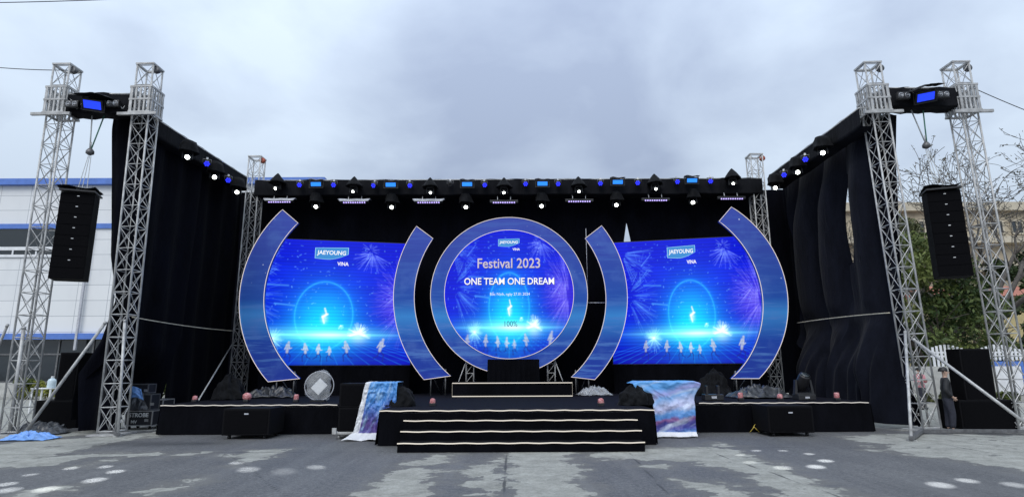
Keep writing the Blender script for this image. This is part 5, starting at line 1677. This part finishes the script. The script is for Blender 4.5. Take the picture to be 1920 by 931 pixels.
# flight cases by the left tower
def case(label, pl, pr, pb, pt_, d, z0=0.0, y=None, text=None, wheels=True, rz=0.0, group='flight cases beside the left tower'):
    y0 = y if y is not None else gr((pl + pr) / 2, pb).y
    a, b = at(pl, pb, y0), at(pr, pb, y0); z1 = at((pl + pr) / 2, pt_, y0).z; zb = z0 + (.1 if wheels else 0)
    t = thing('flight_case', label, 'flight case', ((a.x + b.x) / 2, y0, z0), group)
    x0, x1 = a.x, b.x
    MB().bx(x0 + .01, x1 - .01, y0 + .01, y0 + d - .01, zb + .01, z1 - .01).build('body', 'case_board', t)
    m = MB(); e = .028
    for yy in (y0, y0 + d - e):
        for z in (zb, z1 - e): m.bx(x0 + e, x1 - e, yy, yy + e, z, z + e)
        for x in (x0, x1 - e): m.bx(x, x + e, yy, yy + e, zb, z1)
    for z in (zb, z1 - e):
        for x in (x0, x1 - e): m.bx(x, x + e, y0 + e, y0 + d - e, z, z + e)
    m.build('edge_trim', 'dull_steel' if z0 else 'aluminium', t)
    if wheels:
        for sx in (x0 + .1, x1 - .1):
            for sy in (y0 + .1, y0 + d - .1): MB().lathe([(.01, -.02), (.048, -.018), (.048, .018), (.01, .02)], (sx, sy, z0 + .05), RY(math.pi / 2), 12).build('wheel', 'black_metal', t)
    m = MB(); zm = (zb + z1) / 2
    m.bx((x0 + x1) / 2 + .18, (x0 + x1) / 2 + .28, y0 - .012, y0 + .008, zm - .09, zm - .02)
    m.build('latch', 'aluminium', t)
    if text:
        P = Vector(((x0 + x1) / 2, y0, z0))
        h = z1 - zb
        letters(text[0], .155, 'lettering_paint', t, Vector(((x0 + x1) / 2 + .0, y0 - .004, zb + h * .70)) - P, bold=.004)
        letters(text[1], .12, 'lettering_paint', t, Vector(((x0 + x1) / 2 - .12, y0 - .004, zb + h * .26)) - P, bold=.003)
    return y0, x0, x1, z1
yc, xca, xcb, zc1 = case('black flight case with aluminium edges lettered in white, under the grey tarpaulin', 231, 283, 805, 769, .6, text=('STROBE', 'MV'))
case('narrow black flight case between the lettered case and the stage wing', 285, 301, 801, 748, .6)
case('black case stacked on the lettered flight case, nearest the drape', 256, 281, 769, 738, .45, z0=zc1 + .002, y=yc + .12, wheels=False)
case('flat black case on top of the pile beside the left tower', 238, 277, 737, 719, .4, z0=at(258, 737, yc + .14).z + .002, y=yc + .14, wheels=False)
heap('tarpaulin', 'dark grey tarpaulin slumped over the lettered flight case', 'tarpaulin', ((xca * .72 + xcb * .28), yc + .16, zc1 + .004), (.62, .5, .56), 'tarp_grey', 41, jit=.4)
q = at(250, 735, yc - .15)
m = MB(); m.grid(lambda u, v: Vector((q.x - .18 + .36 * u + .1 * v, yc - .13 - .03 * math.sin(u * 5) + .03 * nz3(u, v, 3, 3), q.z + .12 - .30 * v + .05 * math.sin(u * 4))), 14, 12)
tag(m.build('blue_sheet', 'tarp_blue', None, (q.x, yc - .1, q.z), solid=.006), 'scrap of blue plastic sheet hanging on the flight cases', 'plastic sheet')
p = gr(52, 824)
tarp('blue_tarpaulin', 'bright blue tarpaulin scrap on the ground at the foot of the slanting pole', 'tarpaulin', (p.x + .05, p.y, 0), (1.0, .6, .22), 'tarp_blue', 61, .008)
p = gr(18, 818); tarp('dark_sheet', 'rumpled grey plastic sheet around the foot of the outermost left tower', 'plastic sheet', (p.x + .1, p.y + .8, 0), (1.5, 1.0, .32), 'tarp_grey', 51)
p = gr(178, 806)
tag(MB().bx(p.x - .02, p.x + .42, p.y + .05, p.y + .35, .015, .3).build('cardboard_box', 'cardboard', None, (p.x + .2, p.y + .2, 0), bevel=.01), 'small brown cardboard box at the foot of the left inner tower', 'box')
# white table with a water bottle in front of the factory
YQ = 24.0
a, b = at(57, 727, YQ), at(96, 727, YQ)
t = thing('side_table', 'small white table behind the far left tower', 'table', ((a.x + b.x) / 2, YQ, 0))
MB().bx(a.x, b.x, YQ, YQ + .6, a.z - .04, a.z).build('table_top', 'white_plastic', t, bevel=.01)
for sx in (a.x + .05, b.x - .05):
    for sy in (YQ + .05, YQ + .55): MB().bx(sx - .025, sx + .025, sy - .025, sy + .025, 0, a.z - .042).build('leg', 'white_plastic', t)
x = at(85, 727, YQ).x
t = thing('water_bottle', 'pale blue water bottle standing on the small white table', 'water bottle', (x, YQ + .3, a.z))
simple('bottle_plastic', (.55, .66, .72), .2, 0, .1, 8)
MB().lathe([(.13, .0), (.15, .03), (.15, .26), (.12, .33), (.05, .38), (.045, .42)], (x, YQ + .3, a.z), None, 18).build('body', 'bottle_plastic', t)
MB().lathe([(.055, .40), (.055, .45)], (x, YQ + .3, a.z), None, 14).build('cap', 'white_plastic', t)
q = gr(1415, 812)
m = MB(); m.path([(q.x - .12, q.y, .03), (q.x, q.y, .16), (q.x + .1, q.y - .05, .04)], .008, 6); m.path([(q.x - .02, q.y, .15), (q.x + .05, q.y + .05, .22)], .007, 6)
tag(m.build('yellow_strap', 'yellow_plastic', None, (q.x, q.y, 0)), 'small twisted yellow strap on the ground beside the right bass box on wheels', 'strap')

a, b = at(1101, 567, 21.2), at(1137, 567, 21.2)
tag(MB().tube(a, b, .012, 6).build('stay_rod', 'visor_grey', None, a), 'thin pale rod joining the round screen to the curved board at its right', 'rod')
a, b = at(1102, 545, 21.6), at(1102, 428, 21.6)
tag(MB().tube((a.x, 21.6, a.z), (a.x, 21.6, b.z), .010, 6).build('stay_rod', 'visor_grey', None, a), 'thin upright rod behind the gap between round screen and right curved board', 'rod')
# ------------------------------------------------------------------ people beyond the right tower
def skin_mesh(name, pts, edges, radii, mat, parent, sub=2, root=0):
    me = bpy.data.meshes.new(name); me.from_pydata([Vector(p) for p in pts], edges, [])
    ob = bpy.data.objects.new(name, me); col.objects.link(ob)
    md = ob.modifiers.new('skin', 'SKIN'); md.use_smooth_shade = True
    for i, sv in enumerate(me.skin_vertices[0].data):
        r = radii[i]; sv.radius = (r, r) if not isinstance(r, tuple) else r; sv.use_root = (i == root)
    s = ob.modifiers.new('sub', 'SUBSURF'); s.levels = sub; s.render_levels = sub
    dg = bpy.context.evaluated_depsgraph_get(); dg.update()
    m2 = bpy.data.meshes.new_from_object(ob.evaluated_get(dg)); m2.name = name
    bpy.data.objects.remove(ob)
    m2.materials.clear(); m2.materials.append(MATS[mat])
    for p in m2.polygons: p.use_smooth = True
    o = bpy.data.objects.new(name, m2); col.objects.link(o); o.parent = parent; return o
def person(label, loc, h, rz, jacket, trousers, pose, hair='hair', mask=False, cap=False):
    t = thing('person', label, 'person', loc, None, rz); k = h / 1.72
    V = lambda x, y, z: (x * k, y * k, z * k)
    # figure faces -Y in its own frame
    hipw, shw = .095, .19
    arms = {}
    if pose == 'pocket': el = lambda s: (s * .30, .06, 1.10); wr = lambda s: (s * .20, -.10, .93)
    elif pose == 'phone': el = lambda s: (s * .25, -.02, 1.12); wr = lambda s: (s * .10, -.24, 1.20)
    else: el = lambda s: (s * .25, .04, 1.12); wr = lambda s: (s * .25, -.05, .88)
    pts = [V(0, 0, .92), V(0, .0, 1.12), V(0, .0, 1.32), V(0, 0, 1.43), V(0, -.01, 1.50), V(0, -.02, 1.59), V(0, -.015, 1.67)]
    rad = [.095, .095, .11, .06, .055, .085, .075]
    ed = [(0, 1), (1, 2), (2, 3), (3, 4), (4, 5), (5, 6)]
    def chain(start, ps, rs):
        i = start
        for p, r in zip(ps, rs):
            pts.append(V(*p)); rad.append(r); ed.append((i, len(pts) - 1)); i = len(pts) - 1
        return i
    for s in (-1, 1):
        st = .05 if s > 0 else -.03
        kn = chain(0, [(s * hipw, 0, .86), (s * (hipw + .01), -.02 + st, .48), (s * (hipw + .015), .02 + st, .09), (s * (hipw + .02), -.12 + st, .035)], [.07, .05, .036, .022])
        w = chain(2, [(s * shw, 0, 1.37), el(s), wr(s)], [.055, .042, .03])
        # palm and five fingers
        wx, wy, wz = wr(s); ex, ey, ez = el(s)
        d = (Vector((wx, wy, wz)) - Vector((ex, ey, ez))).normalized()
        pm = chain(w, [tuple(Vector((wx, wy, wz)) + d * .06)], [.033])
        sd = d.cross(Vector((s, 0, 0))).normalized()
        for f in range(4):
            b = Vector((wx, wy, wz)) + d * .075 + sd * (f - 1.5) * .019
            chain(pm, [tuple(b + d * .03), tuple(b + d * (.06 - .008 * abs(f - 1.2)) - Vector((s, 0, 0)) * .012)], [.0095, .008])
        chain(pm, [tuple(Vector((wx, wy, wz)) + d * .045 - sd * .045), tuple(Vector((wx, wy, wz)) + d * .075 - sd * .055)], [.011, .009])
    skin_mesh('body', pts, ed, [r * k for r in rad], 'skin', t)
    # jacket: torso and sleeves
    p2 = [V(0, 0, .80), V(0, 0, 1.0), V(0, 0, 1.18), V(0, 0, 1.34), V(0, .01, 1.455)]; r2 = [(.20, .15), (.185, .145), (.18, .135), (.175, .125), (.075, .075)]
    e2 = [(0, 1), (1, 2), (2, 3), (3, 4)]
    for s in (-1, 1):
        i = 3
        for p, r in zip([(s * .20, 0, 1.385), el(s), tuple(Vector(el(s)).lerp(Vector(wr(s)), .92))], [.078, .066, .052]):
            p2.append(V(*p)); r2.append((r, r)); e2.append((i, len(p2) - 1)); i = len(p2) - 1
    j = skin_mesh('jacket', p2, e2, [(a * k, b * k) for a, b in r2], jacket, t)
    p3 = [V(0, 0, 1.0), V(0, 0, .88)]; r3 = [.14, .145]; e3 = [(0, 1)]
    for s in (-1, 1):
        st = .05 if s > 0 else -.03; i = 1
        for p, r in zip([(s * hipw, 0, .80), (s * (hipw + .01), -.02 + st, .48), (s * (hipw + .015), .02 + st, .10)], [.118, .088, .072]):
            p3.append(V(*p)); r3.append(r); e3.append((i, len(p3) - 1)); i = len(p3) - 1
    skin_mesh('trousers', p3, e3, [r * k for r in r3], trousers, t)
    for s in (-1, 1):
        st = .05 if s > 0 else -.03
        skin_mesh('shoe', [V(s * (hipw + .015), .05 + st, .05), V(s * (hipw + .018), -.04 + st, .05), V(s * (hipw + .025), -.15 + st, .04)], [(0, 1), (1, 2)], [.07 * k, .072 * k, .06 * k], 'shoe', t, 1)
    c = Vector(V(0, -.02, 1.625))
    hm = MB(); hm.grid(lambda u, v: c + Vector((math.cos(u * 6.2832) * math.sin(.02 + v * 1.75) * .098 * k, (math.sin(u * 6.2832) * math.sin(.02 + v * 1.75) * .115 + .022 + .025 * v) * k, (math.cos(v * 1.75) * .112 + .012) * k)), 24, 10)
    hm.v = [(x + .004 * mnoise.noise(Vector((x * 60, y * 60, z * 60))), y, z) for x, y, z in hm.v]
    hh = hm
    hh.v = [(x + wloc(t).x, y + wloc(t).y, z + wloc(t).z) for x, y, z in hh.v]; hh.build('hair', hair, t)
    o0 = wloc(t)
    for s in (-1, 1):
        MB().lathe([(.001, -.009 * k), (.009 * k, 0), (.001, .009 * k)], o0 + Vector(V(s * .032, -.102, 1.615)), None, 8).build('eye', 'hair', t)
        MB().lathe([(.004 * k, -.028 * k), (.016 * k, 0), (.005 * k, .028 * k)], o0 + Vector(V(s * .088, -.01, 1.605)), None, 8).build('ear', 'skin', t)
    MB().lathe([(.014 * k, -.02 * k), (.012 * k, 0), (.006 * k, .022 * k)], o0 + Vector(V(0, -.112, 1.595)), None, 8).build('nose', 'skin', t)
    if mask:
        m = MB(); m.grid(lambda u, v: o0 + Vector(V((u - .5) * .15, -.118 + .30 * (u - .5) ** 2 * 1.6 + .02 * (v - .5) ** 2, 1.525 + .075 * v)), 8, 5); m.build('face_mask', 'white_plastic', t)
    else:
        MB().box(o0 + Vector(V(0, -.104, 1.558)), (.045 * k, .012 * k, .009 * k)).build('mouth', 'roof_tile', t)
    return t
p = gr(1786, 809)
person('person in a black jacket with hands in pockets standing beside the far right bass box', (p.x, p.y, 0), 1.60, R(62), 'jacket_black', 'trousers_dark', 'pocket')
Yp = gr(1806, 800).y
p = at(1808, 760, Yp)
person('person in a brown jacket half hidden behind the tall speaker box at right', (p.x, Yp, 0), 1.52, R(-60), 'jacket_brown', 'trousers_dark', 'stand')
p = at(1731, 760, 24.2)
person('person in a pink jacket and white mask seen through the right inner tower', (p.x, 24.2, 0), 1.6, R(10), 'jacket_pink', 'trousers_dark', 'phone', mask=True)
